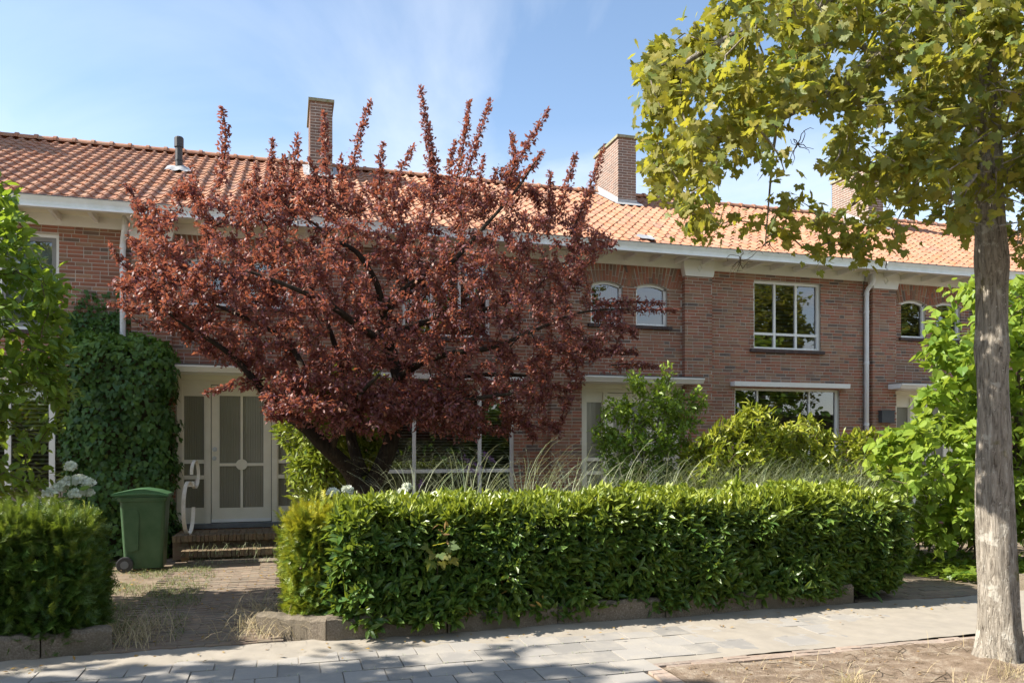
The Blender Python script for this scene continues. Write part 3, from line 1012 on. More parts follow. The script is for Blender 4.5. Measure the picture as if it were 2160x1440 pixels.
    df.box(dx0, dx0 + .115, y, y + .05, zb, zt - .01); df.box(dx1 - .115, dx1, y, y + .05, zb, zt - .01)
    df.box(dx0 + .115, dx1 - .115, y, y + .05, zb, zb + .22); df.box(dx0 + .115, dx1 - .115, y, y + .05, zt - .17, zt - .01)
    gx = (dx0 + dx1) / 2
    df.box(gx - .018, gx + .018, y + .004, y + .046, zb + .22, zt - .17)
    df.box(dx0 + .115, gx - .018, y + .004, y + .046, 1.30, 1.345); df.box(gx + .018, dx1 - .115, y + .004, y + .046, 1.30, 1.345)
    df.prism([(gx + .085 * math.cos(2 * math.pi * k / 24), 1.322 + .085 * math.sin(2 * math.pi * k / 24)) for k in range(24)], 'y', y - .012, y + .05)
    door = df.build('door', M['door'], H)
    for (e, g) in ((zb + .22, 1.30), (1.345, zt - .17)):
        for (a, c_) in ((dx0 + .115, gx - .018), (gx + .018, dx1 - .115)):
            MB().add([(a, y + .025, e), (c_, y + .025, e), (c_, y + .025, g), (a, y + .025, g)], [(0, 1, 2, 3)]).build('pane', M['ribbed'], door)
    def disc(x, z, r, y_, nm, mt):
        kb = MB()
        kb.prism([(x + r * math.cos(2 * math.pi * k / 16), z + r * math.sin(2 * math.pi * k / 16)) for k in range(16)], 'y', y_ - .012, y_)
        kb.prism([(x + r * .6 * math.cos(2 * math.pi * k / 16), z + r * .6 * math.sin(2 * math.pi * k / 16)) for k in range(16)], 'y', y_ - .05, y_ - .012)
        kb.build(nm, M[mt], door)
    disc(dx0 + .045, 1.56, .036, y, 'door_knob', 'steel')
    disc(dx0 + .04, 1.42, .034, y, 'lock', 'steel')
    MB().box(dx0, dx1, y - .012, y - .001, zb, zb + .05).build('weather_bar', M['white'], door)
    # eaves
    fz = MB()
    fz.box(xa, xb, -.04, .01, 4.835, 5.0)
    fz.build('frieze_board', M['white'], H)
    for (p, q) in pils:
        k = MB()
        k.prism([(p - .035, 4.834), (p - .035, 4.99), (q + .035, 4.99), (q + .035, 4.834), (q + .0, 4.69), (p - .0, 4.69)], 'y', -.145, -.001)
        bl = k.build('capital', M['white'], H)
        dm = MB()
        xm, zm = (p + q) / 2, 4.845
        o_, i_ = .075, .062
        ring = [(xm, zm + o_), (xm + o_ * .72, zm), (xm, zm - o_), (xm - o_ * .72, zm)]
        rin = [(xm, zm + i_), (xm + i_ * .72, zm), (xm, zm - i_), (xm - i_ * .72, zm)]
        for t in range(4):
            u = (t + 1) % 4
            q4 = [ring[t], ring[u], rin[u], rin[t]]
            dm.add([(a, -.156, c) for a, c in q4] + [(a, -.145, c) for a, c in q4], [(0, 1, 2, 3), (0, 4, 5, 1), (1, 5, 6, 2), (2, 6, 7, 3), (3, 7, 4, 0)])
        dm.build('diamond_ornament', M['gutter'], bl)
    sf = MB().box(xa, xb, -.50, .0, 5.0, 5.02).build('soffit', M['cream'], H)  # cream on the soffit carries warm light bounced up from the ground
    x = x0 + (-.08 if key in ('M1',) else .02)
    x = math.ceil((xa + .1) / .5) * .5 - .21
    while x < xb:
        if x > xa + .02:
            MB().prism([(-.0405, 4.91), (-.50, 4.925), (-.50, 4.9995), (-.0405, 4.9995)], 'x', x - .027, x + .027).build('bracket', M['white'], sf)
        x += .5
    gt = MB()
    gt.prism([(-.50, 4.935), (-.60, 4.935), (-.61, 4.962), (-.585, 4.972), (-.595, 5.02), (-.615, 5.06), (-.63, 5.09), (-.60, 5.09), (-.58, 5.03), (-.50, 5.03)], 'x', xa, xb)
    g_ = gt.build('gutter', M['gutter'], H)
    MB().box(xa, xb, -.636, -.598, 5.0905, 5.102).build('gutter_rim', M['zinc'], g_)
    MB().prism([(-.598, 4.928), (-.628, 4.934), (-.628, 4.956), (-.6, 4.96)], 'x', xa, xb).build('gutter_moulding', M['white'], g_)
    # roof
    rf = MB()
    rf.add([(xa, -.56, ZROOF(-.56)), (xb, -.56, ZROOF(-.56)), (xb, 4.3, ZROOF(4.3)), (xa, 4.3, ZROOF(4.3)), (xb, 9.2, ZROOF(-.6)), (xa, 9.2, ZROOF(-.6))], [(0, 1, 2, 3), (3, 2, 4, 5)])
    roof = rf.build('roof', M['tile'], H)
    tiles = []
    nc = int(round(6.62 / .195))
    for c_ in range(nc):
        for r_ in range(NROW):
            s_ = r_ * EXPO
            yy = -.60 + s_ * math.cos(PITCH)
            tiles.append((xa + c_ * (6.62 / nc) + random.uniform(-.003, .003), yy, ZROOF(yy) + .012 + random.uniform(-.003, .003)))
    sc = []
    for i, t in enumerate(tiles):
        px, py, zc = proj(t)
        if 0 < px < 2160 and not (400 < px < 1150 and py > 370) and not (px > 1440 and py < 470):
            sc.append((1 / zc, i))
    sc.sort(reverse=True)
    pick = set(i for _, i in sc[:300])
    V, Fc, R_ = [], [], []
    rest = MB()
    for i, t in enumerate(tiles):
        tw = random.uniform(-.008, .008)
        if i in pick:
            inst('roof_tile', pan_me, roof, t, (PITCH, 0, tw))
        else:
            mt = Matrix.Rotation(tw, 3, 'Z') @ RX
            T = Vector(t)
            rest.add([mt @ v + T for v in PV], pan.f)
    if rest.v: rest.build('roof_tiles_beyond', M['tile'], roof, kind='stuff')
    x = xa
    zr = ZROOF(4.3) + .01
    while x < xb - .05:
        inst('ridge_tile', ridge_me, roof, (x, 4.3 + random.uniform(-.005, .005), zr + random.uniform(-.004, .004)), (0, random.uniform(-.01, .01), 0))
        x += 6.62 / 20
    if key != 'X':
        ch = chimney(H, x0 + 2.67, x0 + 3.10, 3.1, 4.45, 8.43, key == 'M2')
        cw_ = MB()
        xm = x0 + 2.885
        for yy in (4.06, 4.3):
            for xx in (xm - .12, xm + .1): cw_.box(xx, xx + .02, yy, yy + .02, 8.48, 8.60)
        cw_.box(xm - .17, xm + .17, 3.98, 4.40, 8.60, 8.625)
        cw_.build('flue_cowl', M['blackplastic'], ch)
    if key in ('M1', 'R'):
        dp = MB()
        xx = x0 - .115
        yw = -.075
        dp.tube([(xx + .05, -.20, 5.01), (xx + .05, -.20, 4.84), (xx + .04, -.185, 4.78), (xx + .01, yw - .03, 4.68), (xx, yw, 4.62), (xx, yw, 4.5), (xx, yw, .05)], .042, 14)
        d_ = dp.build('downpipe', M['pvc'], H, smooth=True)
        cl = MB()
        for zz in (4.55, 4.2, 3.2, 2.0, .9):
            cl.tube([(xx, yw, zz), (xx, yw, zz + .05)], .047, 14)
            cl.box(xx - .012, xx + .012, yw + .03, .01, zz + .01, zz + .03)
        cl.build('pipe_bracket', M['pvc'], d_)
    return H


HX = {'L': -8.86, 'M1': -2.24, 'M2': 4.37, 'R': 11.03, 'X': 17.65}
hl = make_house('L', HX['L'], 'brick house whose upper window has grey sashes, left of the plum tree and ivy', 300)
h1 = make_house('M1', HX['M1'], 'brick house behind the dark red plum tree, with steps to its cream front door', 300)
h2 = make_house('M2', HX['M2'], 'brick house with two arched windows above the upright green shrub', 300)
h3 = make_house('R', HX['R'], 'brick house behind the bright green catalpa and the street tree trunk', 300)
h4 = make_house('X', HX['X'], 'far end house of the brick row, its roof showing past the street tree', 0)

# vent pipes on the roof of the plum tree house
def vent(house, x, y, h, r):
    v = MB()
    z = ZROOF(y)
    v.tube([(x, y, z - .1), (x, y, z + h * .72)], r, 14)
    v.tube([(x, y, z + h * .30), (x, y, z + h * .34)], r * 1.14, 14)
    v.tube([(x, y, z + h * .70), (x, y, z + h * .96), (x, y, z + h)], [r * 1.32, r * 1.32, r * 1.05], 14)
    o = v.build('vent_pipe', M['blackplastic'], house, smooth=False)
    f = MB()
    n_ = 12
    vs = []
    for j in range(n_ + 1):
        for i in range(n_ + 1):
            u, w = (i / n_ - .5) * .44, (j / n_ - .5) * .40
            e = max(abs(u) / .22, abs(w) / .2)
            vs.append((x + u, y + w, ZROOF(y + w) + .075 + .015 * math.sin(u * 32) * (1 - .3 * e) + (0.05 * math.exp(-(u * u + w * w) / .012)) - .02 * e * e + random.uniform(-.006, .006)))
    f.add(vs, [(j * (n_ + 1) + i, j * (n_ + 1) + i + 1, (j + 1) * (n_ + 1) + i + 1, (j + 1) * (n_ + 1) + i) for j in range(n_) for i in range(n_)])
    f.build('flashing', M['lead'], o, smooth=True)
vent(h1, -1.89, 2.4, .62, .062)
MB().tube([(0.05, 4.6, 7.4), (0.05, 4.6, 7.86)], .05, 12).build('vent_pipe', M['zinc'], h1)
# grey letter box on the pilaster of the house by the catalpa
lb = MB().box(HX['R'] + .13, HX['R'] + .43, -.21, -.115, 2.06, 2.28)
lb.box(HX['R'] + .12, HX['R'] + .44, -.22, -.112, 2.28, 2.30)
lb.build('letter_box', M['box_grey'], h3)
# lead patch at the eave
b = MB()
b.add([(6.05 + .16 * math.cos(t) * (.8 + .4 * random.random()), -.33 + .2 * math.sin(t) * (.8 + .4 * random.random()), ZROOF(-.33 + .2 * math.sin(t)) + .085) for t in np.linspace(0, 2 * math.pi, 14)[:-1]], [tuple(range(13))])
b.build('lead_patch', M['lead'], h2)

# ------------------------------------------------------------------ brick steps and railings in front of the cream door
st = thing('brick_steps', (-.6, -.9, 0), 'mossy brick steps rising to the cream front door', 'steps')
MB().box(-1.56, .46, -.92, -.07, 0.0, .335).build('landing', M['stepbrick'], st)
MB().box(-1.40, .46, -1.30, -.93, 0.0, .165).build('step', M['stepbrick'], st)
MB().box(-1.30, .30, -1.72, -1.32, -.01, .055).build('stone_slab', M['kerb'], st)
sbm = MB().box(-.024, .024, -.10, .10, -.085, 0.0, 0.0).mesh('rowlock_brick', M['stepbrick'])
x = -1.53
while x < .44:
    inst('brick', sbm, st, (x, -.93 + random.uniform(-.012, .012), .352 + random.uniform(-.004, .004)), (random.uniform(-.03, .03), random.uniform(-.04, .04), random.uniform(-.03, .03)))
    x += .0535
x = -1.37
while x < .44:
    inst('brick', sbm, st, (x, -1.32 + random.uniform(-.014, .014), .182 + random.uniform(-.005, .005)), (random.uniform(-.03, .03), random.uniform(-.04, .04), random.uniform(-.03, .03)))
    x += .0545
sb2 = MB().box(-.049, .049, 0, .03, 0, .06, 0.0).mesh('riser_brick', M['stepbrick'])
for (y_, z_, xs_) in ((-.945, .20, -1.5), (-.945, .135, -1.45), (-1.315, .03, -1.34)):
    x = xs_
    while x < .42:
        inst('brick', sb2, st, (x, y_ + random.uniform(-.004, .004), z_), (0, 0, random.uniform(-.02, .02)))
        x += .107
lt = MB().box(-.049, .049, -.1, .1, -.02, 0, 0.0).mesh('landing_brick', M['stepbrick'])
y_ = -.72
while y_ < -.15:
    x = -1.48
    while x < .4:
        inst('brick', lt, st, (x, y_, .343 + random.uniform(-.002, .002)))
        x += .106
    y_ += .208


def band(b, pts, w, th):
    """flat bar of width w (along x) bent through pts in the y-z plane"""
    n_ = len(pts)
    vs, fs = [], []
    for i, (x, y, z) in enumerate(pts):
        p0, p1 = pts[max(0, i - 1)], pts[min(n_ - 1, i + 1)]
        dy, dz = p1[1] - p0[1], p1[2] - p0[2]
        L = math.hypot(dy, dz) or 1
        ny_, nz_ = -dz / L * th / 2, dy / L * th / 2
        vs += [(x - w / 2, y + ny_, z + nz_), (x + w / 2, y + ny_, z + nz_), (x + w / 2, y - ny_, z - nz_), (x - w / 2, y - ny_, z - nz_)]
    for i in range(n_ - 1):
        for k in range(4):
            a, c_ = i * 4 + k, i * 4 + (k + 1) % 4
            fs.append((a, c_, c_ + 4, a + 4))
    fs += [(0, 3, 2, 1), ((n_ - 1) * 4, (n_ - 1) * 4 + 1, (n_ - 1) * 4 + 2, (n_ - 1) * 4 + 3)]
    b.add(vs, fs)


def railing(x, label):
    t = thing('stair_railing', (x, -.9, .35), label, 'railing', 'white hoop railings of the brick steps')
    big = MB()
    pts = []
    for k in range(29):
        a = math.radians(60 + 300 * k / 28)
        pts.append((x + .32 * .155 * math.cos(a), -.83 + .155 * math.cos(a) - .02, .73 + .375 * math.sin(a)))
    band(big, pts, .052, .014)
    big.build('lower_hoop', M['railing'], t)
    sm = MB()
    pts = []
    for k in range(27):
        a = math.radians(-150 + 330 * k / 26)
        pts.append((x + .06 + .32 * .11 * math.cos(a), -.60 + .11 * math.cos(a), 1.20 + .20 * math.sin(a)))
    band(sm, pts, .045, .014)
    sm.build('upper_hoop', M['railing'], t)
    jn = MB()
    jn.box(x - .02, x + .07, -.76, -.68, 1.03, 1.09)
    band(jn, [(x + .045, -.62, 1.02), (x + .045, -.3, 1.10), (x + .045, .03, 1.10)], .04, .014)
    jn.build('rail', M['railing'], t)
    return t
railing(-1.36, 'white metal hoop railing on the brick steps beside the green bin')
railing(.36, 'white metal hoop railing on the brick steps beside the bright green laurel shrub')

# ------------------------------------------------------------------ wheelie bin, seen from its side
bn = thing('wheelie_bin', (-1.80, -1.6, 0), 'green plastic wheelie bin with black wheels beside the brick steps', 'bin')
def binring(z, x0, x1, y0, y1, r):
    pts = []
    for (cx, cy, a0) in ((x1 - r, y1 - r, 0), (x0 + r, y1 - r, 90), (x0 + r, y0 + r, 180), (x1 - r, y0 + r, 270)):
        for k in range(5):
            a = math.radians(a0 + 22.5 * k)
            pts.append((cx + r * math.cos(a), cy + r * math.sin(a), z))
    return pts
bd = MB()
rings = [binring(.035, -2.02, -1.565, -1.80, -1.42, .05), binring(.20, -2.035, -1.56, -1.81, -1.41, .05), binring(.90, -2.075, -1.525, -1.845, -1.375, .05),
         binring(.905, -2.095, -1.51, -1.86, -1.36, .05), binring(.955, -2.10, -1.505, -1.865, -1.355, .05)]
n_ = len(rings[0])
fs = [tuple(range(n_))[::-1]]
for i in range(len(rings) - 1):
    fs += [(i * n_ + k, i * n_ + (k + 1) % n_, (i + 1) * n_ + (k + 1) % n_, (i + 1) * n_ + k) for k in range(n_)]
fs.append(tuple(range((len(rings) - 1) * n_, len(rings) * n_)))
bd.add([p for r in rings for p in r], fs)
body = bd.build('body', M['bin'], bn, smooth=False)
rb = MB()
rb.prism([(-2.0, .30), (-1.96, .25), (-1.85, .28), (-1.84, .74), (-1.87, .80), (-1.98, .80), (-2.02, .75)], 'y', -1.845, -1.81)
rb.build('side_panel', M['bin'], body)
ld = MB()
prof = [(-2.10, .955), (-2.175, .975), (-2.17, 1.0), (-2.06, 1.025), (-1.90, 1.055), (-1.78, 1.06), (-1.62, 1.03), (-1.50, .99), (-1.485, .975), (-1.49, .958)]
ld.prism([(p, q + .002) for p, q in prof], 'y', -1.85, -1.37)
lid = ld.build('lid', M['binlid'], bn)
lr = MB()
lr.prism([(-2.16, .986), (-1.98, 1.003), (-1.80, 1.01), (-1.60, 1.0), (-1.485, .975), (-1.485, .965), (-1.60, .985), (-1.8, .99), (-1.98, .985), (-2.16, .976)], 'y', -1.875, -1.85)
lr.build('lid_rim', M['binlid'], lid)
MB().tube([(-2.15, -1.84, .93), (-2.15, -1.38, .93)], .014, 10).build('handle', M['bin'], bn)
hb = MB()
for yy in (-1.82, -1.62, -1.40): hb.box(-2.16, -2.08, yy - .012, yy + .012, .915, .95)
hb.build('handle_bracket', M['bin'], bn)
MB().tube([(-2.0, -1.90, .10), (-2.0, -1.32, .10)], .012, 8).build('axle', M['steel'], bn)
for yy in (-1.875, -1.345):
    wh = MB().tube([(-2.0, yy - .028, .10), (-2.0, yy - .024, .10), (-2.0, yy + .024, .10), (-2.0, yy + .028, .10)], [.088, .10, .10, .088], 22).build('wheel', M['blackplastic'], bn)
    MB().tube([(-2.0, yy - .034, .10), (-2.0, yy + .034, .10)], .05, 16).build('hub', M['zinc'], wh)

# ================================================================== PLANTS
def leaf_tpl(kind):
    """leaf in local x (length 1) / y (width) / z (up); returns verts, triangles"""
    if kind == 'oval':
        v = [(0, 0, 0), (.5, 0, -.02), (1, 0, -.08), (.30, .20, .05), (.70, .17, .03), (.30, -.20, .05), (.70, -.17, .03)]
        t = [(0, 1, 3), (3, 1, 4), (1, 2, 4), (0, 5, 1), (5, 6, 1), (1, 6, 2)]
    elif kind == 'small':
        v = [(0, 0, 0), (.5, .24, .06), (1, 0, -.06), (.5, -.24, .06)]
        t = [(0, 3, 1), (1, 3, 2)]
    elif kind == 'heart':
        v = [(0, 0, 0), (-.10, .20, .03), (.10, .42, .06), (.40, .44, .04), (.75, .2, -.02), (1.05, 0, -.14), (.75, -.2, -.02), (.40, -.44, .04), (.10, -.42, .06), (-.10, -.20, .03), (.45, 0, -.03)]
        t = [(10, i, i + 1) for i in range(9)] + [(10, 9, 0)]
    elif kind == 'ivy':
        o = [(0, 0), (-.12, .28), (.18, .50), (.38, .26), (.62, .30), (1, 0), (.62, -.30), (.38, -.26), (.18, -.50), (-.12, -.28)]
        v = [(x, y, .05 * abs(y) - .06 * x * x) for x, y in o] + [(.3, 0, .02)]
        t = [(10, i, (i + 1) % 10) for i in range(10)]
    elif kind == 'maple':
        h = [(0, .0), (-.06, .13), (-.20, .22), (-.05, .30), (-.10, .46), (.08, .42), (.22, .60), (.28, .47), (.46, .52), (.40, .36), (.38, .25), (.58, .27), (.64, .20), (.78, .17), (.80, .09), (1.0, 0)]
        o = h + [(x, -y) for x, y in h[-2:0:-1]]
        v = [(x, y, .10 * abs(y) - .10 * x * x - .14 * y * y) for x, y in o] + [(.22, 0, .02)]
        k = len(o)
        t = [(k, i, (i + 1) % k) for i in range(k)]
    elif kind == 'maple_lo':
        o = [(0, 0), (-.15, .24), (.05, .30), (.22, .58), (.38, .28), (.62, .24), (1, 0), (.62, -.24), (.38, -.28), (.22, -.58), (.05, -.30), (-.15, -.24)]
        v = [(x, y, .08 * abs(y) - .10 * x * x) for x, y in o] + [(.25, 0, .02)]
        t = [(12, i, (i + 1) % 12) for i in range(12)]
    elif kind == 'yew':
        v, t = [], []
        for i in range(6):
            x = .08 + .15 * i
            L = .40 * (1 - .4 * i / 6)
            for s in (1, -1):
                k = len(v)
                v += [(x - .055, 0, 0), (x + .075, 0, 0), (x + .22, s * L, .05 + .07 * (i % 2))]
                t.append((k, k + 1, k + 2) if s > 0 else (k + 1, k, k + 2))
        k = len(v)
        v += [(0, .012, 0), (0, -.012, 0), (1.05, 0, .02)]
        t.append((k, k + 1, k + 2))
    elif kind == 'floret':
        v = [(0, 0, 0), (.5, .5, .1), (1, 0, 0), (.5, -.5, .1)]
        t = [(0, 3, 1), (1, 3, 2)]
    return np.array(v, dtype=float), np.array(t, dtype=int)


TPL = {k: leaf_tpl(k) for k in ('oval', 'small', 'heart', 'ivy', 'maple', 'maple_lo', 'yew', 'floret')}


def unit(a):
    return a / np.maximum(np.linalg.norm(a, axis=-1, keepdims=True), 1e-9)


def frames(ax, nrm):
    ax = unit(ax)
    nrm = nrm - ax * np.sum(ax * nrm, -1, keepdims=True)
    bad = np.linalg.norm(nrm, axis=-1) < 1e-4
    nrm[bad] = np.cross(ax[bad], [0.3, 0.7, 0.2])
    nrm = unit(nrm)
    return ax, np.cross(nrm, ax), nrm


def foliage(parent, tpl, pos, ax, nrm, size, tint, mat, n_ind=0, name='foliage', width=1.0, piece='leaf'):
    """leaves as one joined part, plus the n_ind that show largest as objects of their own"""
    V, T = TPL[tpl]
    pos = np.asarray(pos, float)
    n = len(pos)
    size = np.broadcast_to(np.asarray(size, float), (n,)).copy()
    tint = np.broadcast_to(np.asarray(tint, float), (n,)).copy()
    ax, by, nz_ = frames(np.asarray(ax, float), np.asarray(nrm, float).copy())
    w = width * rng.uniform(.85, 1.15, n)
    pick = np.zeros(n, bool)
    if n_ind:
        px, py, zc = proj(pos)
        sc = size / zc
        sc[(px < 0) | (px > 2160) | (py < 0) | (py > 1440)] = 0
        pick[np.argsort(-sc)[:n_ind]] = True
        pick &= sc > 0
    keep = ~pick
    p, a, b_, c_, s, ww, tt = pos[keep], ax[keep], by[keep], nz_[keep], size[keep], w[keep], tint[keep]
    W = p[:, None, :] + s[:, None, None] * (V[None, :, 0, None] * a[:, None, :] + (V[None, :, 1, None] * ww[:, None, None]) * b_[:, None, :] + V[None, :, 2, None] * c_[:, None, :])
    m_ = len(p)
    TT = (T[None] + (np.arange(m_) * len(V))[:, None, None]).reshape(-1, 3)
    rn = np.repeat(rng.random(m_), len(V))
    me = np_mesh(name, W.reshape(-1, 3), TT, mat, {'rnd': rn, 'tint': np.repeat(tt, len(V))})
    o = bpy.data.objects.new(name, me)
    C.objects.link(o)
    adopt(o, parent)
    o['kind'] = 'stuff'
    if n_ind:
        mes = [np_mesh(piece, V, T, mat, {'rnd': np.zeros(len(V)), 'tint': np.full(len(V), q)}) for q in (0, .33, .66, 1)]
        for i in np.nonzero(pick)[0]:
            q = bpy.data.objects.new(piece, mes[int(min(3, max(0, round(tint[i] * 3))))])
            C.objects.link(q)
            q.parent = o
            s_ = size[i]
            q.matrix_basis = Matrix(((ax[i][0] * s_, by[i][0] * s_ * w[i], nz_[i][0] * s_, pos[i][0]), (ax[i][1] * s_, by[i][1] * s_ * w[i], nz_[i][1] * s_, pos[i][1]),
                                     (ax[i][2] * s_, by[i][2] * s_ * w[i], nz_[i][2] * s_, pos[i][2]), (0, 0, 0, 1)))
    return o


def in_poly(px, py, poly):
    poly = np.asarray(poly, float)
    inside = np.zeros(len(px), bool)
    j = len(poly) - 1
    for i in range(len(poly)):
        xi, yi = poly[i]; xj, yj = poly[j]
        c = ((yi > py) != (yj > py)) & (px < (xj - xi) * (py - yi) / (yj - yi + 1e-12) + xi)
        inside ^= c
        j = i
    return inside


def edge_dist(px, py, poly):
    poly = np.asarray(poly, float)
    d = np.full(len(px), 1e9)
    for i in range(len(poly)):
        a, b_ = poly[i - 1], poly[i]
        ab = b_ - a
        t = np.clip(((px - a[0]) * ab[0] + (py - a[1]) * ab[1]) / (ab @ ab + 1e-9), 0, 1)
        d = np.minimum(d, np.hypot(px - a[0] - t * ab[0], py - a[1] - t * ab[1]))
    return d


def crown_pts(poly, n, Y0, half, edge_px, front=0.0):
    """points in a volume whose outline, seen from the street, is poly; depth rounds off towards the outline"""
    poly = np.asarray(poly, float)
    lo, hi = poly.min(0), poly.max(0)
    out = []
    got = 0
    while got < n:
        q = rng.uniform(lo, hi, (n * 2, 2))
        q = q[in_poly(q[:, 0], q[:, 1], poly)]
        out.append(q); got += len(q)
    q = np.concatenate(out)[:n]
    d = np.clip(edge_dist(q[:, 0], q[:, 1], poly) / edge_px, 0, 1)
    h = half * np.sqrt(np.maximum(1 - (1 - d) ** 2, 0.02))
    u = rng.uniform(-1, 1, n)
    u = np.where(rng.random(n) < front, -np.abs(rng.uniform(.6, 1, n)), u)
    Y = Y0 + h * u
    a = (q[:, 0] - CX) / F
    dx, dy, dz = SB + a * CB, CB - a * SB, (HY - q[:, 1]) / F
    t = (Y - CYW) / dy
    return np.stack([dx * t, Y, CH + dz * t], 1), q


def grow(nodes, targets, b, r_tip=.004, r_base=.014, maxlen=None, seg=4, nside=5):
    """join every target to the nearest wood already grown; returns paths"""
    nodes = [np.asarray(p, float) for p in nodes]
    N = np.zeros((len(nodes) + len(targets) * seg, 3))
    N[:len(nodes)] = nodes
    cnt = len(nodes)
    c0 = np.mean(nodes, axis=0)
    order = np.argsort([np.min(np.linalg.norm(N[:cnt] - t, axis=1)) for t in targets])
    paths = []
    for i in order:
        t = targets[i]
        d = np.linalg.norm(N[:cnt] - t, axis=1)
        k = int(np.argmin(d))
        s = N[k].copy()
        L = d[k]
        mid = (s + t) / 2 + rng.normal(0, .08 * L, 3) + np.array([0, 0, .06 * L])
        pts = []
        for j in range(seg + 1):
            u = j / seg
            pts.append((1 - u) ** 2 * s + 2 * u * (1 - u) * mid + u * u * t)
        rb = min(r_base, .004 + .012 * L)
        if b is not None:
            b.tube(pts, [rb + (r_tip - rb) * j / seg for j in range(seg + 1)], nside, cap=False)
        for j in range(1, seg + 1):
            N[cnt] = pts[j]; cnt += 1
        paths.append(np.array(pts))
    return paths


def limb(b, pts, r0, r1, n=10, sub=5, wob=.0, nodes=None):
    """smooth limb through pts"""
    pts = [Vector(p) for p in pts]
    out = []
    for i in range(len(pts) - 1):
        p0, p1, p2, p3 = pts[max(0, i - 1)], pts[i], pts[i + 1], pts[min(len(pts) - 1, i + 2)]
        for j in range(sub):
            u = j / sub
            out.append(0.5 * ((2 * p1) + (p2 - p0) * u + (2 * p0 - 5 * p1 + 4 * p2 - p3) * u * u + (3 * p1 - p0 - 3 * p2 + p3) * u ** 3))
    out.append(pts[-1])
    m_ = len(out) - 1
    b.tube(out, [r0 + (r1 - r0) * (i / m_) ** .8 for i in range(m_ + 1)], n, wob=wob)
    if nodes is not None: nodes.extend([tuple(p) for p in out[1:]])
    return out


def along(paths, per, spread, lo=.25):
    """leaf bases and twig directions along paths"""
    pos, dr = [], []
    for p in paths:
        k = len(p) - 1
        for _ in range(per):
            u = rng.uniform(lo, 1.02) * k
            i = min(int(u), k - 1)
            d = p[i + 1] - p[i]
            pos.append(p[i] + d * (u - i) + rng.normal(0, spread, 3))
            dr.append(d)
    return np.array(pos), unit(np.array(dr))


def rvec(n, s=1.0):
    return rng.normal(0, s, (n, 3))


UP = np.array([0, 0, 1.0])

# ------------------------------------------------------------------ purple-leaved plum
plum = thing('plum_tree', G(770, 1175), 'broad dark red plum tree with upright shoots in front of the houses', 'tree')
plum.location = (1.0, -2.6, 0)
tb = MB()
nodes = []
PS = .6
def pl(*a): return [P(x, y, Y + PS) for x, y, Y in a]
base = Vector((1.0, -2.6, -.05))
limb(tb, [base, Vector((1.0, -2.6, .5)), P(765, 1020, -2.6)], .20, .155, 14, 5, .12)
limb(tb, pl((760, 1040, -3.2), (735, 990, -3.3), (690, 945, -3.45), (645, 900, -3.5), (608, 872, -3.5), (596, 850, -3.4)), .115, .07, 12, 5, .10, nodes)
limb(tb, pl((608, 876, -3.5), (560, 830, -3.6), (500, 760, -3.7), (440, 715, -3.8), (395, 690, -3.9), (330, 640, -3.9)), .06, .008, 8, 5, .1, nodes)
limb(tb, pl((600, 860, -3.45), (640, 800, -3.2), (620, 740, -3.0), (560, 690, -2.8), (450, 640, -2.6), (330, 560, -2.6)), .065, .008, 8, 5, .1, nodes)
limb(tb, pl((780, 1030, -3.2), (815, 960, -3.15), (838, 880, -3.1), (842, 810, -3.05), (825, 740, -3.0)), .125, .08, 12, 5, .10, nodes)
limb(tb, pl((825, 740, -3.0), (808, 660, -3.3), (795, 600, -3.5), (755, 535, -3.6), (705, 505, -3.6), (660, 470, -3.5), (600, 430, -3.4)), .062, .008, 8, 5, .1, nodes)
limb(tb, pl((806, 655, -3.3), (850, 615, -3.6), (900, 580, -3.9), (950, 555, -4.0), (1020, 480, -4.0), (1090, 400, -3.9), (1130, 340, -3.8)), .062, .008, 8, 5, .1, nodes)
limb(tb, pl((838, 800, -3.05), (880, 770, -3.4), (950, 745, -3.7), (1030, 735, -3.8), (1120, 700, -3.7), (1220, 660, -3.5), (1330, 650, -3.4)), .062, .008, 8, 5, .1, nodes)
limb(tb, pl((830, 700, -3.0), (930, 670, -2.6), (1030, 650, -2.4), (1120, 610, -2.2), (1210, 540, -2.2)), .055, .008, 8, 5, .1, nodes)
limb(tb, pl((842, 830, -3.05), (920, 800, -2.6), (1020, 790, -2.4), (1120, 790, -2.4), (1200, 770, -2.5)), .06, .016, 8, 5, .1, nodes)
limb(tb, pl((765, 1000, -3.2), (742, 930, -3.0), (735, 860, -2.8), (720, 780, -2.5), (690, 680, -2.3), (640, 580, -2.2), (560, 480, -2.2)), .09, .01, 10, 5, .1, nodes)
limb(tb, pl((735, 830, -2.7), (790, 720, -2.0), (850, 600, -1.8), (900, 480, -1.9), (930, 400, -2.0)), .06, .016, 8, 5, .1, nodes)
limb(tb, pl((820, 730, -3.0), (760, 690, -3.9), (690, 640, -4.5), (600, 600, -4.6), (520, 570, -4.6)), .06, .016, 8, 5, .1, nodes)
limb(tb, pl((850, 860, -3.1), (930, 850, -3.9), (1000, 840, -4.4), (1080, 830, -4.6)), .05, .016, 8, 5, .1, nodes)
limb(tb, pl((700, 950, -3.4), (720, 880, -4.0), (760, 830, -4.5), (800, 790, -4.8)), .05, .016, 8, 5, .1, nodes)
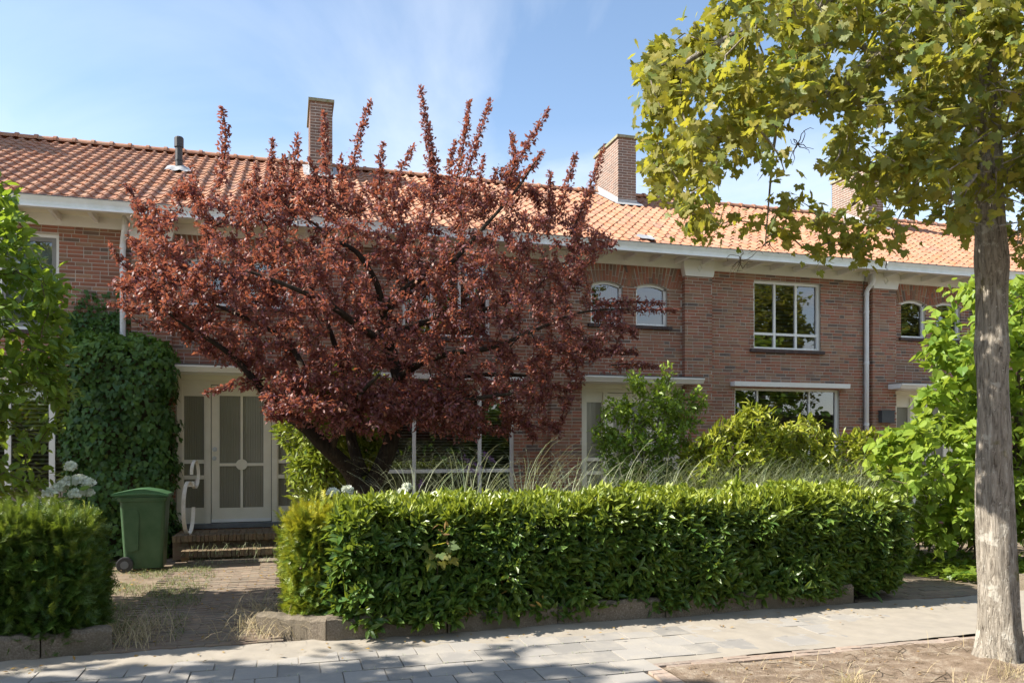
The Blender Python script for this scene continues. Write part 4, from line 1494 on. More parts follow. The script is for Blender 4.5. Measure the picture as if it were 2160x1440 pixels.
POLY = [(262, 400), (300, 430), (350, 420), (400, 375), (450, 400), (520, 385), (560, 400), (640, 370), (700, 395), (760, 385), (830, 400), (930, 375), (1010, 390), (1070, 350), (1110, 390),
        (1180, 430), (1240, 440), (1290, 500), (1300, 530), (1230, 570), (1260, 640), (1350, 690), (1345, 745), (1250, 760), (1215, 830), (1210, 900), (1150, 935), (1090, 905), (1010, 930),
        (950, 900), (870, 870), (810, 905), (740, 880), (700, 905), (650, 850), (560, 865), (530, 800), (470, 770), (410, 745), (380, 690), (320, 700), (250, 650), (240, 590), (290, 560), (270, 500), (290, 470)]
cp_, _ = crown_pts(POLY, 1750, -2.65, 1.55, 230)
targets = list(cp_)
paths = grow(nodes, targets, tb, .003, .02, seg=4)
pos, dr = along(paths, 54, .030, .1)
# hanging front fringe
f_, _ = crown_pts([(560, 800), (700, 790), (860, 800), (1000, 850), (1010, 935), (870, 890), (800, 925), (740, 900), (690, 925), (620, 880), (560, 880)], 300, -3.7, .45, 60)
p2 = grow(nodes, list(f_), tb, .003, .012, seg=4)
pos2, dr2 = along(p2, 38, .032, .1)
# upright shoots and side sprays: tip and base in the picture
shoots = [((467, 228), (460, 400)), ((575, 292), (565, 430)), ((628, 285), (618, 420)), ((684, 240), (690, 430)), ((650, 330), (690, 440)), ((783, 212), (735, 400)), ((808, 300), (800, 420)), ((872, 308), (815, 430)),
          ((888, 185), (918, 420)), ((905, 260), (925, 420)), ((990, 215), (955, 420)), ((1035, 212), (970, 420)), ((1157, 232), (1075, 370)), ((1080, 282), (1085, 400)), ((1145, 318), (1060, 400)), ((1020, 330), (1000, 430)),
          ((1215, 325), (1180, 450)), ((1275, 310), (1215, 470)), ((1160, 362), (1155, 500)), ((263, 388), (330, 510)), ((232, 515), (300, 600)), ((232, 600), (320, 620)), ((1428, 655), (1250, 660)), ((1400, 640), (1230, 640)),
          ((1345, 745), (1200, 730)), ((1300, 510), (1180, 560)), ((540, 350), (550, 450)), ((405, 350), (420, 460)), ((1250, 400), (1200, 500)), ((600, 330), (600, 440)), ((720, 330), (725, 430)), ((960, 300), (950, 430)),
          ((430, 830), (560, 800)), ((1390, 775), (1290, 770)), ((230, 640), (330, 650))]
sp, sd, ss = [], [], []
for (tx, ty), (bx, by_) in shoots:
    Y = -2.65 + rng.uniform(-.7, .7)
    a, c_ = np.array(P(bx, by_, Y)), np.array(P(tx, ty, Y + rng.uniform(-.15, .15)))
    mid = (a + c_) / 2 + rng.normal(0, .05, 3)
    pts = [(1 - u) ** 2 * a + 2 * u * (1 - u) * mid + u * u * c_ for u in np.linspace(0, 1, 7)]
    tb.tube(pts, list(np.linspace(.010, .002, 7)), 5, cap=False)
    L = np.linalg.norm(c_ - a)
    nl = int(380 * L)
    for _ in range(nl):
        u = rng.uniform(0, 1) ** .85
        i = min(5, int(u * 6))
        p = pts[i] + (pts[i + 1] - pts[i]) * (u * 6 - i)
        sp.append(p + rng.normal(0, .036 * (1.3 - u), 3)); sd.append((c_ - a) / L)
        ss.append(.075 * (1.1 - .4 * u) * rng.uniform(.7, 1.2))
pos = np.concatenate([pos, pos2, np.array(sp)])
dr = np.concatenate([dr, dr2, np.array(sd)])
n_ = len(pos)
ax = unit(dr * .5 + rvec(n_, .75) + np.array([0, 0, -.15]))
sz = rng.uniform(.035, .08, n_)
sz[-len(ss):] = ss
tint = np.clip(rng.normal(.12, .3, n_), 0, 1)
trunk = tb.build('trunk', M['bark_plum'], plum, smooth=True)
foliage(plum, 'small', pos, ax, UP + rvec(n_, .55), sz, tint, M['plum'], 300, 'crown')
print('plum leaves', n_)

# ------------------------------------------------------------------ street maple
mt = thing('maple_tree', (5.1, -8.2, 0), 'street maple with a straight grey trunk rising from the dry soil verge', 'tree', 'maples along the street')
tb = MB(); nodes = []
# trunk with flared foot and shallow ridges
rings, nseg = 130, 44
vs, fs = [], []
for i in range(rings + 1):
    z = -.06 + 6.6 * (i / rings)
    c0 = P(2111 - 5 * z - .9 * z * z, 900, -8.2)
    cx, cy = c0.x, -8.2 + .02 * math.sin(z * 1.3)
    r = .127 + .085 * math.exp(-max(z, 0) / .14) + .012 * math.exp(-max(z, 0) / .7) - .010 * z + .012 * math.exp(-((z - 3.0) / .12) ** 2) + .012 * math.exp(-((z - 2.35) / .1) ** 2)
    for k in range(nseg):
        a = 2 * math.pi * k / nseg
        v = Vector((math.cos(a) * 1.1, math.sin(a) * 1.1, z * .55))
        dd = .022 * mnoise.noise(v * 2.2) + .006 * mnoise.noise(Vector((math.cos(a) * 9, math.sin(a) * 9, z * 1.5))) + .008 * mnoise.noise(Vector((math.cos(a) * 5.5, math.sin(a) * 5.5, z * 2.2))) + .13 * math.exp(-max(z, 0) / .13) * mnoise.noise(Vector((math.cos(a) * 1.6, math.sin(a) * 1.6, 4)))
        vs.append((cx + (r + dd) * math.cos(a), cy + (r + dd) * math.sin(a), z))
for i in range(rings):
    for k in range(nseg):
        a, c_ = i * nseg + k, i * nseg + (k + 1) % nseg
        fs.append((a, c_, c_ + nseg, a + nseg))
tb.add(vs, fs)
mx_ = P(2080, 900, -8.2).x
for z in np.linspace(3.6, 6.4, 9): nodes.append((mx_, -8.2, z))
tk = Vector((mx_, -8.2, 0))
limb(tb, [Vector((mx_, -8.2, 4.3)), P(2040, 70, -8.1), P(1960, 90, -8.0), P(1870, 115, -7.95), P(1775, 180, -7.9), P(1700, 220, -7.9), P(1620, 265, -7.95), P(1520, 320, -8.0), P(1440, 360, -8.0)], .07, .012, 10, 5, .08, nodes)
limb(tb, [Vector((mx_, -8.2, 4.8)), P(2000, 0, -8.3), P(1850, -40, -8.4), P(1700, 20, -8.4), P(1580, 60, -8.4), P(1450, 130, -8.3), P(1390, 190, -8.3)], .06, .01, 8, 5, .08, nodes)
limb(tb, [P(1860, 118, -7.95), P(1790, 90, -7.6), P(1700, 110, -7.4), P(1620, 160, -7.3), P(1560, 190, -7.3)], .03, .008, 6, 4, .08, nodes)
limb(tb, [P(1640, 255, -7.95), P(1630, 330, -7.9), P(1622, 420, -7.9), P(1614, 520, -7.9)], .014, .004, 6, 4, .08, nodes)
limb(tb, [Vector((mx_, -8.2, 3.75)), P(2040, 260, -7.8), P(1960, 300, -7.5), P(1880, 370, -7.3), P(1800, 430, -7.2), P(1740, 480, -7.2)], .04, .008, 8, 4, .08, nodes)
limb(tb, [Vector((mx_, -8.2, 3.6)), P(2080, 330, -8.6), P(2050, 380, -8.8), P(2000, 430, -8.9)], .03, .008, 8, 4, .08, nodes)
limb(tb, [Vector((mx_, -8.2, 3.9)), P(2160, 260, -8.2), P(2300, 250, -8.1), P(2500, 240, -8.0)], .05, .01, 8, 4, .08, nodes)
limb(tb, [Vector((mx_, -8.2, 4.6)), Vector((5.5, -7.6, 5.4)), Vector((6.0, -6.9, 6.2)), Vector((6.3, -6.4, 7.2))], .06, .01, 8, 4, .08, nodes)
limb(tb, [Vector((mx_, -8.2, 5.0)), Vector((4.8, -8.8, 5.8)), Vector((4.2, -9.4, 6.6)), Vector((3.9, -9.8, 7.4))], .06, .01, 8, 4, .08, nodes)
limb(tb, [Vector((mx_, -8.2, 5.2)), Vector((4.2, -8.0, 6.0)), Vector((3.3, -7.7, 6.5)), Vector((2.6, -7.5, 6.7))], .05, .01, 8, 4, .08, nodes)
MP = [(1332, 185), (1350, 135), (1410, 95), (1480, 35), (1530, -5), (1560, -120), (2600, -200), (2600, 480), (2165, 560), (2130, 520), (2060, 545), (1990, 510), (1925, 540), (1870, 500), (1850, 560), (1780, 520),
      (1700, 555), (1640, 490), (1560, 470), (1520, 500), (1480, 530), (1440, 440), (1400, 430), (1352, 405), (1365, 340), (1348, 260)]
cp_, q = crown_pts(MP, 1500, -8.0, 1.0, 150)
holes = [(1690, 290, 62, 75), (1612, 100, 40, 26), (1895, 45, 40, 36), (1760, 130, 40, 20), (1900, 180, 45, 24), (1560, 420, 55, 40), (1610, 410, 40, 60), (1740, 400, 45, 40), (2030, 320, 45, 32), (1930, 470, 35, 40), (1480, 250, 30, 18), (1840, 280, 40, 20), (1980, 200, 30, 20), (1690, 520, 30, 60), (1800, 100, 40, 16), (1560, 540, 70, 30)]
ok = np.ones(len(q), bool)
for hx, hy, rx, ry in holes: ok &= ((q[:, 0] - hx) / rx) ** 2 + ((q[:, 1] - hy) / ry) ** 2 > 1
ok &= ~((q[:, 1] > 390) & (rng.random(len(q)) < .45))
cp_ = cp_[ok]
ex, _ = crown_pts([(1880, -60), (2500, -120), (2500, 470), (2160, 545), (2060, 520), (1985, 480), (1930, 400), (1900, 200)], 330, -8.75, .3, 60)
cp_ = np.concatenate([cp_, ex[:200]])
# the rest of the crown above the picture
up = []
while len(up) < 210:
    p = np.array([rng.uniform(1.6, 8.6), rng.uniform(-11.2, -5.4), rng.uniform(5.0, 9.0)])
    e = ((p[0] - 5.1) / 3.4) ** 2 + ((p[1] + 8.2) / 2.9) ** 2 + ((p[2] - 6.3) / 2.7) ** 2
    px, py, zc = proj(p)
    if .25 < e < 1 and not (py > -60 and px < 1700) : up.append(p)
allp = np.concatenate([cp_, np.array(up)])
paths = grow(nodes, list(allp), tb, .0025, .012, seg=4)
pos, dr = along(paths, 18, .05, .25)
n_ = len(pos)
ax = unit(dr * .35 + rvec(n_, .55) + np.array([0, 0, -.55]))
nr = UP * .8 + rvec(n_, .55) + np.array([-.2, -.3, 0])
px, py, zc = proj(pos)
keep = ~((px > 2045) & (px < 2170) & (py > 470) & (pos[:, 1] < -8.1)) & ~((px > 2062) & (px < 2150) & (py > 130) & (pos[:, 1] < -8.05) & (rng.random(n_) < .72))
tint = np.clip(rng.normal(.12, .25, n_) + .2 * np.clip((1800 - px) / 450, 0, 1), 0, 1)
tb.build('trunk', M['bark_maple'], mt, smooth=True)
foliage(mt, 'maple', pos[keep], ax[keep], nr[keep], rng.uniform(.04, .088, n_)[keep], tint[keep], M['maple'], 300, 'crown')
# winged seeds hanging in bunches are too small to show; bare dead twigs are not
dt = MB()
for (x, y) in ((1640, 500), (1600, 540), (1670, 330), (1560, 110)):
    o_ = np.array(P(x, y, -7.9)) + rng.normal(0, .05, 3)
    for _ in range(9):
        p = o_.copy(); d = unit(rng.normal(0, 1, 3) + np.array([0, 0, -.2]))
        pts = [p.copy()]
        for _k in range(5):
            d = unit(d + rng.normal(0, .45, 3)); p = p + d * .035; pts.append(p.copy())
        dt.tube(pts, list(np.linspace(.004, .0015, 6)), 4, cap=False)
dt.build('dead_twigs', M['bark'], mt, kind='stuff')
print('maple leaves', n_)

# ------------------------------------------------------------------ more street trees: one up the pavement, three across the road (mirrored in the panes)
gp = []
while len(gp) < 620:
    p = rng.uniform(-1, 1, 3)
    r = np.linalg.norm(p)
    if .35 < r < 1: gp.append(p * np.array([2.7, 2.5, 2.6]) * (0.85 + .3 * math.sin(p[0] * 5) * math.cos(p[1] * 4)) + np.array([0, 0, 5.4]))
gb = MB(); gnodes = [(0, 0, z) for z in np.linspace(2.6, 6.5, 12)]
gb.tube([(0, 0, -.05), (0, 0, .2), (.02, 0, 2.5), (0, .03, 4.5), (0, 0, 7.0)], [.2, .16, .14, .1, .03], 14)
gpaths = grow(gnodes, gp, gb, .004, .03, seg=4)
gpos, gdr = along(gpaths, 15, .08, .25)
n_ = len(gpos)
V, T = TPL['maple_lo']
ax, by_, nz_ = frames(gdr * .3 + rvec(n_, .5) + np.array([0, 0, -.5]), UP + rvec(n_, .5))
s = rng.uniform(.11, .19, n_)
W = gpos[:, None] + s[:, None, None] * (V[None, :, 0, None] * ax[:, None] + V[None, :, 1, None] * by_[:, None] + V[None, :, 2, None] * nz_[:, None])
gme = np_mesh('crown', W.reshape(-1, 3), (T[None] + (np.arange(n_) * len(V))[:, None, None]).reshape(-1, 3), M['maple'], {'rnd': np.repeat(rng.random(n_), len(V)), 'tint': np.repeat(np.clip(rng.normal(.1, .2, n_), 0, 1), len(V))})
gtm = gb.mesh('trunk', M['bark_maple'], True)
for (x, y, s_, rz, lab) in ((-6.4, -7.7, .92, .4, 'street maple up the pavement whose shade dapples the slabs by the yew hedge'),
                           (22.5, -20.5, 1.35, 1.9, 'tall maple across the road mirrored in the large upper window'),
                           (29.5, -19.5, 1.25, 3.1, 'maple across the road mirrored beside the catalpa house windows'),
                           (25.9, -24.0, 1.3, 0.2, 'broad maple across the road mirrored behind the window hood'),
                           (18.9, -24.5, 1.0, 3.9, 'maple across the road between the small maple and the tall one'),
                           (37.0, -21.0, 1.3, 5.1, 'farthest maple across the road, past the catalpa house'),
                           (15.3, -22.5, 0.85, 2.4, 'small maple across the road mirrored below the arched windows'),
                           (8.0, -21.5, 0.95, 4.4, 'low maple across the road mirrored in the blinds of the plum house'),
                           (1.0, -22.0, 1.0, 0.9, 'maple across the road facing the cream front door'),
                           (-8.5, -21.0, 1.2, 5.6, 'maple across the road mirrored in the grey sash window')):
    t = thing('maple_tree', (x, y, -.05), lab, 'tree', 'maples along the street')
    for nm, me in (('trunk', gtm), ('crown', gme)):
        o = bpy.data.objects.new(nm, me)
        C.objects.link(o)
        o.parent = t
        if nm == 'crown': o['kind'] = 'stuff'
    t.scale = (s_, s_, s_)
    t.rotation_euler = (0, 0, rz)


# ------------------------------------------------------------------ hedges
# tall hedge added out of view, keeps bright sky out of the window panes
oh = thing('screen_hedge', (14, -19, 0), 'unseen hedge added across the road to darken the ground floor window reflections', 'hedge')
k = 15000
op = np.stack([rng.uniform(-16, 46, k), -19.0 + rng.uniform(-.5, .35, k), rng.uniform(.05, 3.3, k)], 1)
op[:, 2] += .2 * np.sin(op[:, 0] * 1.7)
foliage(oh, 'oval', op, rvec(k, 1), np.array([0, 1, .5]) + rvec(k, .5), rng.uniform(.2, .34, k), np.clip(rng.normal(.1, .15, k), 0, 1), M['shrub'], 0, 'foliage', 1.5)
def late_core(): core_box(oh, (-16, 46, -19.5, -18.6, 0.0, 3.1), .12)
b = MB()
for x in np.arange(-16, 46, .8): b.tube([(x, -19, -.07), (x + .1, -19, 1.6), (x, -19, 3.0)], [.03, .02, .008], 6)
b.build('stems', M['bark'], oh, kind='stuff')

def shell_points(n, box, rnd=.12, faces='flrt', wobble=.06):
    """points and outward normals on the faces of a lumpy box"""
    x0, x1, y0, y1, z0, z1 = box
    areas = {'f': (x1 - x0) * (z1 - z0), 'b': (x1 - x0) * (z1 - z0), 'l': (y1 - y0) * (z1 - z0), 'r': (y1 - y0) * (z1 - z0), 't': (x1 - x0) * (y1 - y0)}
    tot = sum(areas[f] for f in faces)
    Ps, Ns = [], []
    for f in faces:
        k = int(n * areas[f] / tot) + 1
        u, w = rng.random(k), rng.random(k)
        if f in 'fb':
            p = np.stack([x0 + u * (x1 - x0), np.full(k, y0 if f == 'f' else y1), z0 + w * (z1 - z0)], 1); nn = np.array([0, -1 if f == 'f' else 1, 0])
        elif f in 'lr':
            p = np.stack([np.full(k, x0 if f == 'l' else x1), y0 + u * (y1 - y0), z0 + w * (z1 - z0)], 1); nn = np.array([-1 if f == 'l' else 1, 0, 0])
        else:
            p = np.stack([x0 + u * (x1 - x0), y0 + w * (y1 - y0), np.full(k, z1)], 1); nn = np.array([0, 0, 1])
        # round the box
        c = np.array([(x0 + x1) / 2, (y0 + y1) / 2, (z0 + z1) / 2]); h = np.array([(x1 - x0) / 2, (y1 - y0) / 2, (z1 - z0) / 2])
        q = p - c
        inner = np.clip(q, -(h - rnd), h - rnd)
        inner[:, 2] = np.where(q[:, 2] < 0, q[:, 2], inner[:, 2])
        dlt = q - inner
        dn = unit(dlt + 1e-6)
        q = inner + dn * np.minimum(np.linalg.norm(dlt, axis=1, keepdims=True), rnd)
        nv = unit(dn + nn * .4)
        lump = np.array([mnoise.noise(Vector(v * 2.2)) * 1.0 + .5 * mnoise.noise(Vector(v * 5.5)) for v in (q + c)])
        Ps.append(q + c + nv * (lump * wobble)[:, None]); Ns.append(nv)
    return np.concatenate(Ps), np.concatenate(Ns)


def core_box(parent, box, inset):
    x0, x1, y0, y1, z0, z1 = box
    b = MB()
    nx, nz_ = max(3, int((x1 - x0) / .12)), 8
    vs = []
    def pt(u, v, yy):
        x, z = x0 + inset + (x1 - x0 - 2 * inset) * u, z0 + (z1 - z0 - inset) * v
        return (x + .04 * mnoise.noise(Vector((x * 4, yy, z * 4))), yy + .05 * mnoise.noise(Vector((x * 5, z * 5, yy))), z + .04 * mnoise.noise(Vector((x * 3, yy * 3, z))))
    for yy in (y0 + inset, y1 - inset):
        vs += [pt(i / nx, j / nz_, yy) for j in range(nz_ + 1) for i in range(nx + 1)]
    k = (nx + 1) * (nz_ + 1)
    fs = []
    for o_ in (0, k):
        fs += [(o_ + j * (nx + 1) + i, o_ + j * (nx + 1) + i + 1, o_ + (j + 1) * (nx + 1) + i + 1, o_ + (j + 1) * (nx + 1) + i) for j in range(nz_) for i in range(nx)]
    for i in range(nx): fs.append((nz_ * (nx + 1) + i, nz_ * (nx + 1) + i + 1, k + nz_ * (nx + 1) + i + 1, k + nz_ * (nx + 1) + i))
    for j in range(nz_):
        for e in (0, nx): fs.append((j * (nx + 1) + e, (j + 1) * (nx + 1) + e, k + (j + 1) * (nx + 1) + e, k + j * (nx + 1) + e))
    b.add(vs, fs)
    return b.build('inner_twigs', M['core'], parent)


def whorls(sp, sn, per, L, lift=.35, spread=.8):
    """shoots with a whorl of leaves each"""
    n = len(sp)
    d = unit(sn + UP * lift + rvec(n, .28))
    pos = np.repeat(sp, per, 0)
    D = np.repeat(d, per, 0)
    m_ = len(pos)
    r = rvec(m_, 1.0)
    r = unit(r - D * np.sum(r * D, 1, keepdims=True))
    t = rng.uniform(-.6, .45, m_)[:, None]
    pos = pos + D * t * L * .9
    op = rng.uniform(.35, spread, m_)[:, None]
    ax = unit(D * (1 - op * .6) + r * op)
    return pos, ax, D, np.repeat(np.arange(n), per)


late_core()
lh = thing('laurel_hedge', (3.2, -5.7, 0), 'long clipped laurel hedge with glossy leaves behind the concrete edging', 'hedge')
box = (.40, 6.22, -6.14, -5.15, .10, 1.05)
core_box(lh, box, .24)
sp, sn = shell_points(4000, box, .24, 'flrt', .15)
s2, n2 = shell_points(1500, (.5, 5.95, -6.04, -5.25, .10, .96), .14, 'flrt', .05)
sp, sn = np.concatenate([sp, s2]), np.concatenate([sn, n2])
pos, ax, D, idx = whorls(sp, sn, 8, .11, .45, .9)
n_ = len(pos)
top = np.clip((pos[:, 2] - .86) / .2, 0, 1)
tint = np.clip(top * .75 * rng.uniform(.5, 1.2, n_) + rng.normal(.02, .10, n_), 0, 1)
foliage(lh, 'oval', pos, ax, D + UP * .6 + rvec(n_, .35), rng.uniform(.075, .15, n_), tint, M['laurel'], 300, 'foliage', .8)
# upright new shoots along the top
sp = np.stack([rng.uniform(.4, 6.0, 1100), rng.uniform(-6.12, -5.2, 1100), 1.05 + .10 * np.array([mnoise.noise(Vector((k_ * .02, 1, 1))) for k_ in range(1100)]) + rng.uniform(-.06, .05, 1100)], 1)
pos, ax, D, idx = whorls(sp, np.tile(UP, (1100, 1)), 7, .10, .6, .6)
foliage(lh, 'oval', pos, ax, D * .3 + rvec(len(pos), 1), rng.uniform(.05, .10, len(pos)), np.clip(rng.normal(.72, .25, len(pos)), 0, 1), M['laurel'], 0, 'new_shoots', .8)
db_p = np.concatenate([np.array(P(x_, y_, -6.2)) + rvec(k_, .03) for x_, y_, k_ in ((937, 1112, 8), (1546, 1198, 9), (1075, 1235, 6), (1130, 1260, 6), (990, 1280, 10), (1700, 1180, 4))])
foliage(lh, 'oval', db_p, rvec(len(db_p), 1) + np.array([0, 0, -.6]), rvec(len(db_p), 1), rng.uniform(.05, .09, len(db_p)), rng.random(len(db_p)), M['dead'], 0, 'dead_leaves', .7)
st_ = MB()
for k in range(60):
    x = rng.uniform(.5, 5.9); y = rng.uniform(-6.0, -5.4)
    st_.tube([(x, y, -.02), (x + rng.normal(0, .05), y + rng.normal(0, .03), .3), (x + rng.normal(0, .1), y + rng.normal(0, .06), .8)], [.013, .010, .005], 5)
st_.build('stems', M['bark'], lh, kind='stuff')


def yew(label, box, n, mat, top_t, lit_left_t, rnd=.16, size=(.07, .13), name='yew_hedge', faces='flrt', wob=.07):
    t = thing(name, ((box[0] + box[1]) / 2, (box[2] + box[3]) / 2, 0), label, 'hedge')
    core_box(t, box, .13)
    sp, sn = shell_points(n, box, rnd, faces, wob)
    sp = sp - sn * rng.uniform(-.02, .10, (len(sp), 1))
    k = len(sp)
    ax = unit(sn * .8 + UP * .12 + rvec(k, .65))
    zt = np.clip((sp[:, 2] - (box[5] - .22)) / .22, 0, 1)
    tint = np.clip(zt * top_t * rng.uniform(.4, 1.2, k) + np.clip(-sn[:, 0], 0, 1) * lit_left_t * rng.uniform(.2, 1, k) + rng.normal(.03, .1, k), 0, 1)  # top and left sprigs paler, sunlight from the left put into the tint
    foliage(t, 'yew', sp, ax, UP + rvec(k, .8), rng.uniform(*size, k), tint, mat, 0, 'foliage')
    # leading shoots that stick out
    m_ = int(n / 26)
    j = rng.integers(0, k, m_)
    j = j[(sp[j, 2] > box[4] + .2)]
    pos, aa = [], []
    for q in j:
        d = unit(sn[q] * .35 + UP * .9 + rng.normal(0, .2, 3))
        for s in range(3):
            pos.append(sp[q] + d * .045 * s); aa.append(d)
    foliage(t, 'yew', np.array(pos), np.array(aa), rvec(len(pos), 1), rng.uniform(.07, .11, len(pos)), np.clip(rng.normal(.35, .2, len(pos)), 0, 1), mat, 0, 'leading_shoots')
    b = MB()
    for _ in range(8):
        x, y = rng.uniform(box[0] + .15, box[1] - .15), rng.uniform(box[2] + .15, box[3] - .15)
        b.tube([(x, y, -.02), (x + rng.normal(0, .04), y, box[5] * .6)], [.03, .012], 6)
    b.build('stems', M['bark'], t, kind='stuff')
    return t
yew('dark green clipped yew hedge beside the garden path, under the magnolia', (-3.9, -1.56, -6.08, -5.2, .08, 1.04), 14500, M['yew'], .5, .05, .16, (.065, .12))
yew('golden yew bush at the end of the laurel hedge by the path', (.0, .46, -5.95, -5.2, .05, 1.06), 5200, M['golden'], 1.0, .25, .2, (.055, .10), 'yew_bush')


# ------------------------------------------------------------------ leafy shrubs built on their outline
def shrub(name, label, cat, poly, n_t, Y0, half, edge_px, tpl, mat, size, per, base_px, tint=(.2, .2), n_ind=0, droop=-.1, n_stem=5, width=1.0, spread=.04, top_tint=0.0, lowfill=True, group=None, nrm_up=.9, lo=.3, clusters=None, rstem=.014):
    cp_, q = crown_pts(poly, n_t, Y0, half, edge_px)
    cp_ = cp_[cp_[:, 2] > .12]
    if name == 'magnolia_tree':   # opening through which the blinds show
        qx, qy, _z = proj(cp_)
        cp_ = cp_[~((qx > 5) & (qx < 150) & (qy > 850) & (qy < 975) & (rng.random(len(cp_)) < .85))]
    b0 = P(base_px, 1000, Y0)
    t = thing(name, (b0.x, Y0, 0), label, cat, group)
    b = MB(); nodes = []
    c = cp_.mean(0)
    for k in range(n_stem):
        tgt = cp_[rng.integers(len(cp_))]
        tgt = c + (tgt - c) * .55
        s = np.array([b0.x + rng.normal(0, .10), Y0 + rng.normal(0, .08), -.03])
        mid = (s + tgt) / 2 + np.array([0, 0, .12 * abs(tgt[2])])
        pts = [(1 - u) ** 2 * s + 2 * u * (1 - u) * mid + u * u * tgt for u in np.linspace(0, 1, 8)]
        b.tube(pts, list(np.linspace(rstem * 1.5, rstem * .4, 8)), 6, cap=False)
        nodes += [tuple(p) for p in pts[2:]]
    paths = grow(nodes, list(cp_), b, .002, .012, seg=4)
    pos, dr = along(paths, per, spread, lo)
    m_ = len(pos)
    ax = unit(dr * .5 + rvec(m_, .6) + np.array([0, 0, droop]))
    z0, z1 = pos[:, 2].min(), pos[:, 2].max()
    tt = np.clip(rng.normal(tint[0], tint[1], m_) + top_tint * np.clip((pos[:, 2] - z0) / (z1 - z0), 0, 1) ** 2, 0, 1)
    b.build('stems' if cat != 'tree' else 'trunk', M['bark'], t, smooth=True)
    foliage(t, tpl, pos, ax, UP * nrm_up + rvec(m_, .5), rng.uniform(*size, m_), tt, mat, n_ind, 'foliage' if cat != 'tree' else 'crown', width)
    return t


shrub('magnolia_tree', 'bright green magnolia with large leaves above the dark yew hedge', 'tree',
      [(12, 385), (40, 440), (70, 520), (120, 570), (152, 640), (140, 720), (150, 800), (160, 860), (125, 900), (138, 960), (95, 1050), (20, 1060), (-120, 1000), (-500, 900), (-560, 600), (-300, 380), (-60, 330)],
      760, -4.2, .95, 130, 'oval', M['magnolia'], (.08, .15), 12, -260, (.12, .2), 300, -.25, 6, 1.25, .05, .45, rstem=.03)
shrub('laurel_shrub', 'bright green laurel shrub behind the leaning plum trunk', 'shrub',
      [(588, 890), (600, 850), (640, 800), (720, 780), (800, 790), (812, 880), (800, 1000), (780, 1060), (660, 1075), (620, 1040), (612, 980), (590, 940)],
      460, -1.75, .55, 80, 'oval', M['laurel'], (.08, .14), 15, 700, (.5, .25), 0, -.1, 6, .85, .05, .3)
shrub('upright_shrub', 'upright green shrub with tall shoots in front of the white door frame', 'shrub',
      [(1262, 880), (1285, 835), (1310, 850), (1330, 800), (1352, 778), (1368, 830), (1392, 790), (1408, 762), (1425, 820), (1445, 840), (1470, 815), (1490, 845), (1465, 920), (1450, 1000), (1430, 1060), (1300, 1060), (1275, 990), (1250, 900)],
      460, -3.7, .45, 60, 'oval', M['shrub'], (.05, .085), 15, 1360, (.1, .15), 300, -.05, 9, 1.0, .035, .6)
shrub('rhododendron', 'yellow green rhododendron below the large ground floor window', 'shrub',
      [(1425, 1020), (1450, 945), (1500, 905), (1545, 890), (1570, 862), (1600, 855), (1635, 885), (1665, 950), (1640, 1080), (1430, 1090)],
      400, -4.1, .5, 80, 'oval', M['rhodo'], (.08, .14), 12, 1545, (.25, .25), 0, .1, 6, .75, .03, .35)
shrub('rhododendron', 'yellow green rhododendron between the ornamental grass and the white downpipe', 'shrub',
      [(1620, 1020), (1640, 920), (1680, 885), (1720, 892), (1755, 925), (1795, 920), (1850, 915), (1890, 945), (1890, 1080), (1630, 1090)],
      400, -4.0, .5, 80, 'oval', M['rhodo'], (.08, .14), 12, 1760, (.25, .25), 0, .1, 6, .75, .03, .35)
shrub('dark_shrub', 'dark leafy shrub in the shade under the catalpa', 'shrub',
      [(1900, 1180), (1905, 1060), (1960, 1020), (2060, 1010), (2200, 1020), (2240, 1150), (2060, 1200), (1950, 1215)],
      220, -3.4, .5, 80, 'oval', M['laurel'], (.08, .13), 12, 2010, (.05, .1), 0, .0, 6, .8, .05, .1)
CAT_U = [(1916, 802), (1955, 745), (1925, 690), (1985, 650), (2000, 615), (2060, 595), (2160, 590), (2330, 570), (2380, 760), (2300, 900), (2100, 890), (2010, 870), (1985, 830), (1930, 860), (1950, 810)]
CAT_L = [(1838, 975), (1885, 905), (1950, 868), (2050, 870), (2160, 890), (2350, 880), (2350, 1080), (2160, 1120), (2060, 1110), (1990, 1170), (1960, 1120), (1910, 1100), (1890, 1050), (1845, 1010)]
shrub('catalpa_tree', 'lime green catalpa with large heart shaped leaves reaching up to the arched windows', 'tree', CAT_U,
      260, -4.3, .9, 110, 'heart', M['catalpa'], (.085, .17), 15, 2130, (.15, .2), 300, -.45, 5, .95, .07, .3, rstem=.03)
shrub('catalpa_tree', 'low lime green catalpa spreading beside the end of the laurel hedge', 'tree', CAT_L,
      300, -4.7, .8, 90, 'heart', M['catalpa'], (.08, .155), 15, 2068, (.2, .2), 300, -.45, 5, .95, .07, .25, rstem=.03)

# ------------------------------------------------------------------ ivy on the wall by the door
iv = thing('ivy_mass', (-2.2, -.4, 0), 'thick dark green ivy covering the wall beside the cream front door', 'ivy')
box = (-3.05, -1.56, -.72, .05, .05, 3.18)
core_box(iv, (-2.88, -1.72, -.52, .0, .05, 2.95), .02)
sp, sn = shell_points(6800, box, .35, 'flrt', .2)
n_ = len(sp)
sp = sp - sn * rng.uniform(-.03, .10, (n_, 1))
dn = unit(np.array([0, 0, -1.0]) + rvec(n_, .35) + sn * .25)
tint = np.clip(rng.normal(.12, .16, n_) + .45 * np.clip((sp[:, 2] - 2.7) / .4, 0, 1), 0, 1)  # leaves paler near the top, sun falling there put into the tint
foliage(iv, 'ivy', sp, dn, sn + UP * .55 + rvec(n_, .3), rng.uniform(.05, .10, n_), tint, M['ivy'], 300)
